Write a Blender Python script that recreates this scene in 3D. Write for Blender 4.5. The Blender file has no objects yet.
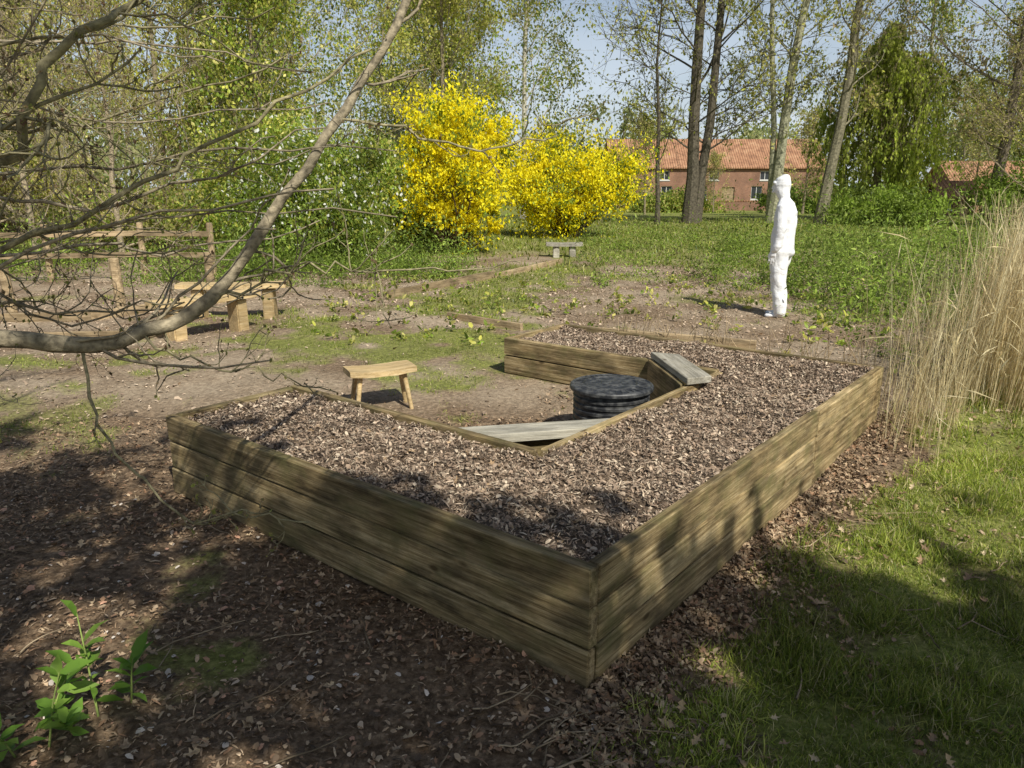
import bpy, bmesh, math, random, numpy as np
from mathutils import Vector, Matrix
random.seed(5)
rng=np.random.default_rng(7)
scene=bpy.context.scene
COL=scene.collection

# ------------------------------------------------------------ helpers
_ng={}
def vnoise(x,y,s,seed=0):
    if seed not in _ng: _ng[seed]=np.random.default_rng(seed+100).random((64,64))
    g=_ng[seed]
    x=np.asarray(x,float)/s; y=np.asarray(y,float)/s
    xi=np.floor(x).astype(int); yi=np.floor(y).astype(int)
    fx=x-xi; fy=y-yi; fx=fx*fx*(3-2*fx); fy=fy*fy*(3-2*fy)
    a=g[xi%64,yi%64]; b=g[(xi+1)%64,yi%64]; c=g[xi%64,(yi+1)%64]; d=g[(xi+1)%64,(yi+1)%64]
    return (a*(1-fx)+b*fx)*(1-fy)+(c*(1-fx)+d*fx)*fy
def sstep(a,b,x):
    t=np.clip((np.asarray(x,float)-a)/(b-a),0,1); return t*t*(3-2*t)
OX,OY=0.264,2.285
UX,UY=-0.779,0.6266
VX,VY=0.6266,0.779
def uv(x,y):
    return (x-OX)*UX+(y-OY)*UY,(x-OX)*VX+(y-OY)*VY
def W(u,v,z=0.0): return Vector((OX+u*UX+v*VX,OY+u*UY+v*VY,z))
BU,BV,BW=2.82,3.78,0.87
def gh(x,y):
    x=np.asarray(x,float); y=np.asarray(y,float)
    z=0.16*sstep(4.0,6.6,y)
    z=z-0.8*sstep(32,75,y)
    z=z+(vnoise(x,y,0.5,1)-.5)*0.035+(vnoise(x,y,0.16,2)-.5)*0.016+(vnoise(x,y,3,3)-.5)*.05*sstep(6,9,y)
    d=np.sqrt(((x+13)/6.0)**2+((y-19)/4.2)**2)
    z=z-0.5*(1-sstep(0.7,1.1,d))
    return z
def grassw(x,y):
    u,v=uv(x,y)
    n=vnoise(x,y,.35,4)-.5; n2=vnoise(x,y,1.3,5)-.5; n3=vnoise(x,y,.13,6)-.5
    lawn=np.where(y<2.25, x-.42, -u-.2)+n*.34+n3*.2
    lawn=sstep(-.05,.3,lawn)*(1-.5*sstep(.1,.35,n3+n*.6))
    yard=np.exp(-(((x+.9)/2.2)**2+((y-7.2)/1.8)**2))*1.4
    yard=sstep(.4,1.2,yard+n*1.5+n2*.9+n3*.7)*.75
    path=np.exp(-(((x+0.2-(y-11)*.25)/1.3)**2))*sstep(7,9.5,y)
    path=sstep(.35,.95,path+n*.9+n2*.6+n3*.3)*.75
    mid=sstep(.15,.4,n2+n*.4)*.5*sstep(7,9,y)
    lp=np.exp(-(((x+3.3)/1.5)**2+((y-5.2)/.7)**2)); lp=sstep(.5,1.1,lp+n*1.3+n2+n3*.4)*.55
    far=sstep(13,21,y+n2*5)*.95
    return np.clip(np.maximum.reduce([lawn,yard,path,lp,mid,far]),0,1)

class MB:
    def __init__(s): s.v=[];s.f3=[];s.f4=[];s.m3=[];s.m4=[];s.c=[];s.n=0
    def add(s,v,f,col,m=0):
        v=np.asarray(v,float).reshape(-1,3); f=np.asarray(f,int)
        if len(v)==0 or len(f)==0: return
        c=np.asarray(col,float)
        if c.ndim==1: c=np.tile(c,(len(v),1))
        s.v.append(v); s.c.append(c)
        if f.shape[1]==3: s.f3.append(f+s.n); s.m3.append(np.full(len(f),m))
        else: s.f4.append(f+s.n); s.m4.append(np.full(len(f),m))
        s.n+=len(v)
    def mesh(s,name,mats,smooth=False):
        me=bpy.data.meshes.new(name)
        V=np.concatenate(s.v); C=np.concatenate(s.c)
        me.vertices.add(len(V)); me.vertices.foreach_set("co",V.astype(np.float32).ravel())
        f3=np.concatenate(s.f3) if s.f3 else np.zeros((0,3),int)
        f4=np.concatenate(s.f4) if s.f4 else np.zeros((0,4),int)
        li=np.concatenate([f3.ravel(),f4.ravel()]).astype(np.int32)
        me.loops.add(len(li)); me.loops.foreach_set("vertex_index",li)
        st=np.concatenate([np.arange(len(f3))*3, len(f3)*3+np.arange(len(f4))*4]).astype(np.int32)
        me.polygons.add(len(st)); me.polygons.foreach_set("loop_start",st)
        mi=np.concatenate((s.m3 if s.f3 else [np.zeros(0)])+(s.m4 if s.f4 else [np.zeros(0)])).astype(np.int32)
        me.polygons.foreach_set("material_index",mi)
        me.polygons.foreach_set("use_smooth",np.full(len(st),smooth))
        me.update(calc_edges=True)
        at=me.color_attributes.new("Col",'FLOAT_COLOR','POINT')
        at.data.foreach_set("color",np.concatenate([C,np.ones((len(C),1))],1).astype(np.float32).ravel())
        for m in mats: me.materials.append(m)
        me.validate()
        return me
    def obj(s,name,mats,smooth=False,loc=(0,0,0)):
        o=bpy.data.objects.new(name,s.mesh(name,mats,smooth)); COL.objects.link(o); o.location=loc
        return o
    def scatter(s,tv,tf,pos,R,sc,col,m=0):
        tv=np.asarray(tv,float); tf=np.asarray(tf,int); n=len(pos)
        if n==0: return
        sc=np.asarray(sc,float)
        if sc.ndim==1: sc=sc[:,None]
        v=tv[None]*sc[:,None,:]
        v=np.einsum('nij,nkj->nki',R,v)+np.asarray(pos)[:,None,:]
        k=len(tv)
        f=(tf[None]+(np.arange(n)*k)[:,None,None]).reshape(-1,tf.shape[1])
        s.add(v.reshape(-1,3),f,np.repeat(np.asarray(col),k,0),m)
    def tube(s,P,r,k=5,col=(.1,.08,.06),m=0):
        P=np.asarray(P,float); r=np.asarray(r,float); n=len(P)
        T=np.gradient(P,axis=0); T/=np.linalg.norm(T,axis=1)[:,None]+1e-9
        ref=np.array([.31,.95,.05]) if abs(T[0][2])>.8 else np.array([.02,.05,1.])
        A=np.cross(T,ref); A/=np.linalg.norm(A,axis=1)[:,None]+1e-9
        B=np.cross(T,A)
        a=np.linspace(0,2*math.pi,k,endpoint=False)
        v=P[:,None]+r[:,None,None]*(np.cos(a)[None,:,None]*A[:,None]+np.sin(a)[None,:,None]*B[:,None])
        i=np.arange(n-1)[:,None]*k; j=np.arange(k)[None]; j2=(j+1)%k
        f=np.stack([i+j,i+j2,i+k+j2,i+k+j],-1).reshape(-1,4)
        s.add(v.reshape(-1,3),f,col,m)

def rmat(az,tilt,roll=None):
    n=len(az); 
    if roll is None: roll=np.zeros(n)
    ca,sa=np.cos(az),np.sin(az); ct,st=np.cos(tilt),np.sin(tilt); cr,sr=np.cos(roll),np.sin(roll)
    z=np.zeros(n); o=np.ones(n)
    Rz=np.stack([np.stack([ca,-sa,z],-1),np.stack([sa,ca,z],-1),np.stack([z,z,o],-1)],1)
    Ry=np.stack([np.stack([ct,z,st],-1),np.stack([z,o,z],-1),np.stack([-st,z,ct],-1)],1)
    Rx=np.stack([np.stack([o,z,z],-1),np.stack([z,cr,-sr],-1),np.stack([z,sr,cr],-1)],1)
    return Rz@Ry@Rx
def rnd_rot(n): return rmat(rng.random(n)*6.283,(rng.random(n)-.5)*3.1,rng.random(n)*6.283)
LEAF_V=[(-.5,0,0),(0,-.3,.06),(.5,0,0),(0,.3,.06)]; LEAF_F=[(0,1,2,3)]
LONG_V=[(0,0,0),(.35,-.14,.05),(1,0,-.05),(.35,.14,.05)]; LONG_F=[(0,1,2,3)]
OVAL_V=[(0,0,0),(.3,-.27,.05),(.75,-.22,.03),(1,0,-.08),(.75,.22,.03),(.3,.27,.05)]; OVAL_F=[(0,1,4,5),(1,2,3,4)]
CHIP_V=[(-.5,-.4,0),(.1,-.5,.12),(.5,-.2,0),(.45,.4,.02),(-.05,.5,.14),(-.5,.3,0)]; CHIP_F=[(0,1,4,5),(1,2,3,4)]
DEAD_V=[(-.55,0,.05),(-.2,-.28,.2),(-.05,-.12,.03),(.15,-.42,.22),(.2,-.1,.02),(.55,-.05,.2),(.2,.12,.03),(.1,.4,.25),(-.1,.12,.02),(-.25,.3,.15)]
DEAD_T=[(0,1,2),(0,2,8),(0,8,9),(2,3,4),(2,4,6),(2,6,8),(4,5,6),(6,7,8)]
SPL_V=[(-.5,-.12,0),(-.1,-.5,.1),(.5,-.3,.0),(.3,.1,.2),(.5,.35,.05),(-.2,.4,.12),(-.45,.2,.0)]
SPL_T=[(0,1,6),(1,3,6),(1,2,3),(3,4,5),(3,5,6)]
BLADE_V=[(-.5,0,0),(.5,0,0),(.35,.12,.6),(-.35,.12,.6),(0,.45,1)]
def pal(n,cols,jit=.25):
    cols=np.asarray(cols,float); c=cols[rng.integers(0,len(cols),n)]
    return c*(1+(rng.random((n,1))-.5)*2*jit)

# ------------------------------------------------------------ materials
def newmat(name):
    m=bpy.data.materials.new(name); m.use_nodes=True
    nt=m.node_tree; nt.nodes.clear()
    out=nt.nodes.new('ShaderNodeOutputMaterial')
    return m,nt,nt.nodes,nt.links,out
def mat_col(name,rough=.8,transl=0.0,spec=.3,noise_s=0,bump=0):
    m,nt,N,L,out=newmat(name)
    a=N.new('ShaderNodeAttribute'); a.attribute_name='Col'
    p=N.new('ShaderNodeBsdfPrincipled'); p.inputs['Roughness'].default_value=rough
    p.inputs['Specular IOR Level'].default_value=spec
    col=a.outputs['Color']
    if noise_s:
        tc=N.new('ShaderNodeTexCoord'); no=N.new('ShaderNodeTexNoise'); no.inputs['Scale'].default_value=noise_s; no.inputs['Detail'].default_value=6
        L.new(tc.outputs['Object'],no.inputs['Vector'])
        mr=N.new('ShaderNodeMapRange'); mr.inputs[1].default_value=.3; mr.inputs[2].default_value=.7; mr.inputs[3].default_value=.45; mr.inputs[4].default_value=1.5
        L.new(no.outputs[0],mr.inputs[0])
        vm=N.new('ShaderNodeVectorMath'); vm.operation='SCALE'
        L.new(col,vm.inputs[0]); L.new(mr.outputs[0],vm.inputs['Scale']); col=vm.outputs[0]
        if bump:
            b=N.new('ShaderNodeBump'); b.inputs['Strength'].default_value=bump; b.inputs['Distance'].default_value=.01
            L.new(no.outputs[0],b.inputs['Height']); L.new(b.outputs[0],p.inputs['Normal'])
    L.new(col,p.inputs['Base Color'])
    if transl:
        t=N.new('ShaderNodeBsdfTranslucent'); L.new(col,t.inputs['Color'])
        mx=N.new('ShaderNodeMixShader'); mx.inputs[0].default_value=transl
        L.new(p.outputs[0],mx.inputs[1]); L.new(t.outputs[0],mx.inputs[2]); L.new(mx.outputs[0],out.inputs[0])
    else: L.new(p.outputs[0],out.inputs[0])
    return m
M_LEAF=mat_col('leaf',.5,.5,.35)
M_FLOWER=mat_col('flower',.7,.35,.2)
M_BARK=mat_col('bark',.85,0,.2,14,.7)
M_TWIG=mat_col('twig_bark',.75,0,.3,45,.8)
M_CHIP=mat_col('bark_chip',.75,0,.3)
M_GRASS=mat_col('grass_blades',.45,.4,.4)
M_REED=mat_col('dry_reed',.7,.35,.25)
def ramp(N,stops):
    r=N.new('ShaderNodeValToRGB'); e=r.color_ramp.elements
    while len(e)<len(stops): e.new(.5)
    for i,(p,c) in enumerate(stops): e[i].position=p; e[i].color=(*c,1)
    return r
def mat_wood(name,c1,c2,c3,stain=.6,green=.0,knots=True):
    m,nt,N,L,out=newmat(name)
    tc=N.new('ShaderNodeTexCoord'); oi=N.new('ShaderNodeObjectInfo')
    add=N.new('ShaderNodeVectorMath'); add.operation='ADD'
    sc=N.new('ShaderNodeVectorMath'); sc.operation='SCALE'; sc.inputs[0].default_value=(7,3,5); L.new(oi.outputs['Random'],sc.inputs['Scale'])
    L.new(tc.outputs['Object'],add.inputs[0]); L.new(sc.outputs[0],add.inputs[1])
    def noise(scale3,s,detail,rough,dist=0):
        mp=N.new('ShaderNodeMapping'); mp.inputs['Scale'].default_value=scale3; L.new(add.outputs[0],mp.inputs[0])
        g=N.new('ShaderNodeTexNoise'); g.inputs['Scale'].default_value=s; g.inputs['Detail'].default_value=detail; g.inputs['Roughness'].default_value=rough; g.inputs['Distortion'].default_value=dist; L.new(mp.outputs[0],g.inputs['Vector']); return g
    g=noise((1.0,30,30),1.8,8,.65,.1)
    gf=noise((4,170,170),1.5,4,.6,0)
    mixg=N.new('ShaderNodeMath'); mixg.operation='MULTIPLY_ADD'; mixg.inputs[1].default_value=.6; 
    sub=N.new('ShaderNodeMath'); sub.operation='SUBTRACT'; sub.inputs[1].default_value=.5; L.new(gf.outputs[0],sub.inputs[0]); L.new(sub.outputs[0],mixg.inputs[0]); L.new(g.outputs[0],mixg.inputs[2])
    r=ramp(N,[(.3,c1),(.5,c2),(.7,c3)]); L.new(mixg.outputs[0],r.inputs[0])
    s=noise((2.2,7,7),1.6,10,.65)
    mr=N.new('ShaderNodeMapRange'); mr.inputs[1].default_value=.38; mr.inputs[2].default_value=.6; mr.inputs[3].default_value=1-stain; mr.inputs[4].default_value=1.15; L.new(s.outputs[0],mr.inputs[0])
    vm=N.new('ShaderNodeVectorMath'); vm.operation='SCALE'; L.new(r.outputs[0],vm.inputs[0]); L.new(mr.outputs[0],vm.inputs['Scale'])
    col=vm.outputs[0]
    if knots:
        vo=N.new('ShaderNodeTexVoronoi'); vo.inputs['Scale'].default_value=1
        mp3=N.new('ShaderNodeMapping'); mp3.inputs['Scale'].default_value=(3.2,7,7); L.new(add.outputs[0],mp3.inputs[0]); L.new(mp3.outputs[0],vo.inputs['Vector'])
        kr=N.new('ShaderNodeMapRange'); kr.inputs[1].default_value=.05; kr.inputs[2].default_value=.12; kr.inputs[3].default_value=.85; kr.inputs[4].default_value=0; L.new(vo.outputs['Distance'],kr.inputs[0])
        mk=N.new('ShaderNodeMix'); mk.data_type='RGBA'; L.new(kr.outputs[0],mk.inputs[0]); L.new(col,mk.inputs[6]); mk.inputs[7].default_value=(c1[0]*.45,c1[1]*.38,c1[2]*.3,1); col=mk.outputs[2]
    rv=N.new('ShaderNodeMapRange'); rv.inputs[3].default_value=.72; rv.inputs[4].default_value=1.2; L.new(oi.outputs['Random'],rv.inputs[0])
    vm2=N.new('ShaderNodeVectorMath'); vm2.operation='SCALE'; L.new(col,vm2.inputs[0]); L.new(rv.outputs[0],vm2.inputs['Scale'])
    col=vm2.outputs[0]
    if green:
        gn=noise((1,1,1),5,10,.72)
        gr=N.new('ShaderNodeMapRange'); gr.inputs[1].default_value=.47; gr.inputs[2].default_value=.66; gr.inputs[3].default_value=0; gr.inputs[4].default_value=green; L.new(gn.outputs[0],gr.inputs[0])
        mg=N.new('ShaderNodeMix'); mg.data_type='RGBA'; L.new(gr.outputs[0],mg.inputs[0]); L.new(col,mg.inputs[6]); mg.inputs[7].default_value=(.15,.14,.05,1); col=mg.outputs[2]
    p=N.new('ShaderNodeBsdfPrincipled'); p.inputs['Roughness'].default_value=.8; p.inputs['Specular IOR Level'].default_value=.25
    L.new(col,p.inputs['Base Color'])
    b=N.new('ShaderNodeBump'); b.inputs['Strength'].default_value=.7; b.inputs['Distance'].default_value=.005; L.new(mixg.outputs[0],b.inputs['Height']); L.new(b.outputs[0],p.inputs['Normal'])
    L.new(p.outputs[0],out.inputs[0]); return m
M_SLEEPER=mat_wood('treated_sleeper_wood',(.13,.085,.035),(.33,.24,.115),(.54,.42,.235),.62,.6)
M_SEAT=mat_wood('weathered_seat_wood',(.26,.235,.18),(.43,.395,.31),(.53,.5,.41),.35,.15)
M_STOOL=mat_wood('stool_wood',(.36,.25,.11),(.55,.4,.2),(.66,.52,.3),.25,0,False)
M_SOIL_EDGE=mat_wood('edging_wood',(.22,.15,.08),(.38,.28,.16),(.5,.39,.24),.45,.1)

def mat_ground():
    m,nt,N,L,out=newmat('ground_soil_and_grass')
    a=N.new('ShaderNodeAttribute'); a.attribute_name='Col'
    sp=N.new('ShaderNodeSeparateColor'); L.new(a.outputs['Color'],sp.inputs[0])
    tc=N.new('ShaderNodeTexCoord')
    n1=N.new('ShaderNodeTexNoise'); n1.inputs['Scale'].default_value=26; n1.inputs['Detail'].default_value=10; n1.inputs['Roughness'].default_value=.75; L.new(tc.outputs['Object'],n1.inputs['Vector'])
    n2=N.new('ShaderNodeTexNoise'); n2.inputs['Scale'].default_value=1.1; n2.inputs['Detail'].default_value=7; L.new(tc.outputs['Object'],n2.inputs['Vector'])
    vo=N.new('ShaderNodeTexVoronoi'); vo.inputs['Scale'].default_value=55; vo.inputs['Randomness'].default_value=1; L.new(tc.outputs['Object'],vo.inputs['Vector'])
    rs=ramp(N,[(.33,(.065,.042,.026)),(.5,(.18,.125,.08)),(.66,(.37,.275,.185))]); L.new(n1.outputs[0],rs.inputs[0])
    mv=N.new('ShaderNodeMix'); mv.data_type='RGBA'; mv.blend_type='MULTIPLY'; mv.inputs[0].default_value=.6
    rb=ramp(N,[(0,(.5,.46,.4)),(1,(1.4,1.3,1.15))]); s2=N.new('ShaderNodeSeparateColor'); L.new(vo.outputs['Color'],s2.inputs[0]); L.new(s2.outputs[0],rb.inputs[0])
    L.new(rs.outputs[0],mv.inputs[6]); L.new(rb.outputs[0],mv.inputs[7])
    pr=N.new('ShaderNodeMapRange'); pr.inputs[1].default_value=.4; pr.inputs[2].default_value=.62; pr.inputs[3].default_value=.15; pr.inputs[4].default_value=.75; L.new(n2.outputs[0],pr.inputs[0])
    mm=N.new('ShaderNodeMath'); mm.operation='MULTIPLY'; L.new(pr.outputs[0],mm.inputs[0]); L.new(sp.outputs[1],mm.inputs[1])
    rd=ramp(N,[(.35,(.3,.235,.16)),(.65,(.56,.46,.33))]); L.new(n1.outputs[0],rd.inputs[0])
    md=N.new('ShaderNodeMix'); md.data_type='RGBA'; L.new(mm.outputs[0],md.inputs[0]); L.new(mv.outputs[2],md.inputs[6]); L.new(rd.outputs[0],md.inputs[7])
    rg=ramp(N,[(.33,(.08,.09,.025)),(.5,(.19,.21,.05)),(.66,(.36,.34,.12))]); L.new(n1.outputs[0],rg.inputs[0])
    ad=N.new('ShaderNodeMath'); ad.operation='MULTIPLY_ADD'; ad.inputs[1].default_value=1.0; L.new(n1.outputs[0],ad.inputs[0]); L.new(sp.outputs[0],ad.inputs[2])
    gr=N.new('ShaderNodeMapRange'); gr.inputs[1].default_value=.7; gr.inputs[2].default_value=1.3; L.new(ad.outputs[0],gr.inputs[0])
    mg=N.new('ShaderNodeMix'); mg.data_type='RGBA'; L.new(gr.outputs[0],mg.inputs[0]); L.new(md.outputs[2],mg.inputs[6]); L.new(rg.outputs[0],mg.inputs[7])
    p=N.new('ShaderNodeBsdfPrincipled'); p.inputs['Roughness'].default_value=.95; p.inputs['Specular IOR Level'].default_value=.1
    L.new(mg.outputs[2],p.inputs['Base Color'])
    b=N.new('ShaderNodeBump'); b.inputs['Strength'].default_value=.9; b.inputs['Distance'].default_value=.02; L.new(n1.outputs[0],b.inputs['Height']); L.new(b.outputs[0],p.inputs['Normal'])
    L.new(p.outputs[0],out.inputs[0]); return m
M_GROUND=mat_ground()

# ------------------------------------------------------------ ground
def axis(lo,hi,step,far_lo,far_hi):
    c=list(np.arange(lo,hi,step)); s=step; x=hi
    while x<far_hi: c.append(x); s*=1.12; x+=s
    s=step; x=lo-step
    while x>far_lo: c.insert(0,x); s*=1.12; x-=s
    return np.array(c)
xs=axis(-6,6,.06,-500,500); ys=axis(.8,12,.06,-60,700)
X,Y=np.meshgrid(xs,ys,indexing='ij'); Z=gh(X,Y)
G=MB(); nx,ny=len(xs),len(ys)
i=np.arange(nx-1)[:,None]*ny; j=np.arange(ny-1)[None]
F=np.stack([i+j,i+ny+j,i+ny+j+1,i+j+1],-1).reshape(-1,4)
gw=grassw(X,Y); dust=sstep(3.8,6.5,Y)*.9+.1
G.add(np.stack([X,Y,Z],-1).reshape(-1,3),F,np.stack([gw,dust,gw*0],-1).reshape(-1,3))
G.obj('ground',[M_GROUND],True)

# ------------------------------------------------------------ raised bed
def empty(name,loc=(0,0,0)):
    e=bpy.data.objects.new(name,None); COL.objects.link(e); e.location=loc; return e
def box_obj(name,size,mat,parent=None,bev=.004,mtx=None,segs=1,jit=0):
    bm=bmesh.new(); bmesh.ops.create_cube(bm,size=1)
    for v in bm.verts: v.co=Vector((v.co.x*size[0],v.co.y*size[1],v.co.z*size[2]))
    if jit:
        for v in bm.verts: v.co+=Vector([random.uniform(-jit,jit) for _ in range(3)])
    if bev: bmesh.ops.bevel(bm,geom=bm.edges[:],offset=bev,segments=segs,affect='EDGES')
    me=bpy.data.meshes.new(name); bm.to_mesh(me); bm.free(); me.materials.append(mat)
    o=bpy.data.objects.new(name,me); COL.objects.link(o)
    if mtx is not None: o.matrix_world=mtx
    if parent: o.parent=parent
    return o
def board(name,u0,v0,u1,v1,z0,h,th,parent,mat=None,dz=0):
    a=W(u0,v0); b=W(u1,v1); d=(b-a); Ln=d.length; d.normalize()
    n=Vector((-d.y,d.x,0)); c=(a+b)/2; c.z=z0+h/2+dz
    c+=n*random.uniform(-.004,.004)
    M=Matrix(((d.x,n.x,0,c.x),(d.y,n.y,0,c.y),(0,0,1,c.z),(0,0,0,1)))
    return box_obj(name,(Ln,th,h),mat or M_SLEEPER,parent,.005,M,1,.0025)
bed=empty('raised_garden_bed')
T=.05; cnt=[0]
def wall(u0,v0,u1,v1,split=None,zb=0,rows=3):
    for r in range(rows):
        z0=zb+.0+r*.155
        segs=[(0,1)] if not split else [(0,split),(split,1)]
        for s0,s1 in segs:
            cnt[0]+=1
            e=.002/ max(1e-6,math.hypot(u1-u0,v1-v0))
            board('board_%d'%cnt[0],u0+(u1-u0)*(s0+e),v0+(v1-v0)*(s0+e),u0+(u1-u0)*(s1-e),v0+(v1-v0)*(s1-e),z0,.147,T,bed)
h=T/2
wall(0,h,BU,h)
wall(h,T+.003,h,BV,split=.62)
wall(T+.003,BV-h,BU-.05,BV-h)
wall(BW,BW-h,BU,BW-h)
wall(BW-h,BW+.003,BW-h,BV-BW-.003)
wall(BW,BV-BW+h,BU-.05,BV-BW+h)
wall(BU-h,T+.005,BU-h,BW-T-.005)
wall(BU-.05-h,BV-BW+T+.005,BU-.05-h,BV-T-.005)
for (u,v) in [(.1,.1),(BU-.1,.1),(.1,BV-.1),(BW-.1,BW-.1),(BW-.1,BV-BW+.1),(BU-.15,BV-.1)]:
    p=W(u,v,.2); box_obj('corner_post',(.07,.07,.4),M_SLEEPER,bed,.004,Matrix.Translation(p))
def inbed(u,v,m=0.0):
    a=(u>m)&(u<BU-m)&(v>m)&(v<BW-m)
    b=(u>m)&(u<BW-m)&(v>m)&(v<BV-m)
    c=(u>m)&(u<BU-.05-m)&(v>BV-BW+m)&(v<BV-m)
    return a|b|c
def bedz(u,v):
    return .42+.045*(vnoise(u,v,.35,11)-.3)+.035*(vnoise(u,v,.1,12)-.5)
step=.03
us=np.arange(.04,BU,step); vs=np.arange(.04,BV,step)
Ug,Vg=np.meshgrid(us,vs,indexing='ij'); zz=bedz(Ug,Vg)
Pw=np.stack([OX+Ug*UX+Vg*VX,OY+Ug*UY+Vg*VY,zz],-1).reshape(-1,3)
nv=len(vs); i=np.arange(len(us)-1)[:,None]*nv; j=np.arange(nv-1)[None]
F=np.stack([i+j,i+j+1,i+nv+j+1,i+nv+j],-1)
keep=inbed(Ug[:-1,:-1],Vg[:-1,:-1],.03)&inbed(Ug[1:,1:],Vg[1:,1:],.03)
MU=MB(); MU.add(Pw,F[keep],(.1,.072,.048))
CH=[(.34,.25,.175),(.23,.165,.112),(.45,.345,.245),(.12,.085,.058),(.3,.215,.148),(.57,.46,.33),(.38,.275,.19)]
def bedchips(n,l0,l1,w0,w1,tv,tf,cols,lift=.016,tilt=.5):
    u=rng.random(n)*BU; v=rng.random(n)*BV; k=inbed(u,v,.045); u=u[k]; v=v[k]; n=len(u)
    z=bedz(u,v)+rng.random(n)*lift
    L_=l0+rng.random(n)**2.2*(l1-l0)
    sc=np.stack([L_,L_*(w0+w1*rng.random(n)),L_*.7],-1)
    MU.scatter(tv,tf,np.stack([OX+u*UX+v*VX,OY+u*UY+v*VY,z],-1),rmat(rng.random(n)*6.28,rng.normal(0,tilt,n),rng.normal(0,tilt,n)),sc,pal(n,cols,.35))
bedchips(80000,.007,.036,.15,.4,SPL_V,SPL_T,CH)
bedchips(30000,.008,.03,.3,.5,CHIP_V,CHIP_F,CH)
bedchips(22000,.012,.05,.06,.1,CHIP_V,CHIP_F,CH+[(.5,.4,.28)],.02,.35)
bedchips(600,.02,.05,.8,.3,DEAD_V,DEAD_T,[(.4,.28,.16),(.3,.2,.11)],.02,.3)
mo=MU.obj('bark_mulch',[M_CHIP]); mo.parent=bed

def plank_uv(name,pts,z,th,mat,parent):
    bm=bmesh.new(); c=sum((W(a,b,0) for a,b in pts),Vector())/len(pts); d=(W(*pts[1])-W(*pts[0])).normalized(); ang=math.atan2(d.y,d.x)
    R=Matrix.Rotation(-ang,3,'Z')
    vs_=[bm.verts.new(R@(W(a,b,0)-c)) for a,b in pts]; f=bm.faces.new(vs_)
    r=bmesh.ops.extrude_face_region(bm,geom=[f]); bmesh.ops.translate(bm,vec=(0,0,th),verts=[g for g in r['geom'] if isinstance(g,bmesh.types.BMVert)])
    bmesh.ops.recalc_face_normals(bm,faces=bm.faces[:]); bmesh.ops.bevel(bm,geom=bm.edges[:],offset=.004,segments=1,affect='EDGES')
    me=bpy.data.meshes.new(name); bm.to_mesh(me); bm.free(); me.materials.append(mat)
    o=bpy.data.objects.new(name,me); COL.objects.link(o); o.location=(c.x,c.y,z); o.rotation_euler=(0,0,ang); o.parent=parent
    return o
e1=BW+.005
s1=empty('corner_seat')
plank_uv('seat_board',[(1.26,e1),(e1,1.36),(e1,1.60),(1.48,e1)],.385,.05,M_SEAT,s1)
plank_uv('support',[(1.32,e1+.02),(e1+.02,1.40),(e1+.02,1.48),(1.40,e1+.02)],.0,.383,M_SLEEPER,s1)
far_v=BV-BW-.005
s2=empty('corner_seat')
plank_uv('seat_board',[(1.4,far_v+.04),(BW-.04,far_v-.52),(BW-.13,far_v-.36),(1.2,far_v+.1)][::-1],.468,.045,M_SEAT,s2)
plank_uv('support',[(1.40,far_v),(e1,far_v-.52),(e1,far_v-.47),(1.35,far_v)],.1,.365,M_SLEEPER,s2)

def edging(name,pts,hh=.1,th=.045):
    e=empty(name); q=0
    for a,b in zip(pts[:-1],pts[1:]):
        a=Vector(a);b=Vector(b);d=b-a;Ln=d.length;d.normalize();n_=Vector((-d.y,d.x))
        c=(a+b)/2; zc=float(gh(c.x,c.y)); q+=1
        M=Matrix(((d.x,n_.x,0,c.x),(d.y,n_.y,0,c.y),(0,0,1,zc+hh*.3),(0,0,0,1)))
        box_obj('edge_board_%d'%q,(Ln+.02*q%.03,th,hh),M_SOIL_EDGE,e,.004,M)
edging('timber_edging',[(-1.69,10.4),(-.3,12.9),(1.0,15.6)],.13)
edging('timber_edging',[(-.75,8.9),(.1,8.15)],.1)
edging('timber_edging',[(-8,8.3),(-4.9,8.75),(-3.6,10.6)],.14)
edging('timber_edging',[(-6.2,7.4),(-3.5,7.75)],.11)
edging('timber_edging',[(.62,7.5),(2.2,6.75)],.22)

# ------------------------------------------------------------ chips on ground
GC=MB()
def ground_chips(n,x0,x1,y0,y1,l0,l1,cols,dens=None,jt=.3,tilt=.35,tv=CHIP_V,tf=CHIP_F,w0=.3,w1=.5,pw=2.2):
    x=x0+rng.random(n)*(x1-x0); y=y0+rng.random(n)*(y1-y0); u,v=uv(x,y)
    k=(rng.random(n)>grassw(x,y)*1.0)&~inbed(u,v,-.0)
    if dens is not None: k&=rng.random(n)<dens(x,y)
    x=x[k];y=y[k];m=len(x)
    L_=l0+rng.random(m)**pw*(l1-l0); sc=np.stack([L_,L_*(w0+w1*rng.random(m)),L_*.8],-1)
    GC.scatter(tv,tf,np.stack([x,y,gh(x,y)+.002+rng.random(m)*.014],-1),rmat(rng.random(m)*6.28,rng.normal(0,tilt,m),rng.normal(0,tilt,m)),sc,pal(m,cols,jt))
LIT=[(.24,.165,.1),(.16,.108,.066),(.35,.25,.155),(.29,.195,.115),(.10,.068,.043),(.47,.345,.22),(.32,.19,.11)]
def patch(x,y): return .3+1.0*vnoise(x,y,.45,31)
ground_chips(60000,-5.5,1.3,1.2,5.2,.008,.034,LIT,patch,tv=SPL_V,tf=SPL_T)
ground_chips(26000,-5.5,1.3,1.2,5.2,.01,.05,LIT,patch,w0=.06,w1=.14)
ground_chips(5500,-5.5,1.3,1.2,5.2,.02,.06,LIT+[(.48,.36,.22)],patch,tv=DEAD_V,tf=DEAD_T,w0=.7,w1=.4,tilt=.5)
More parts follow.
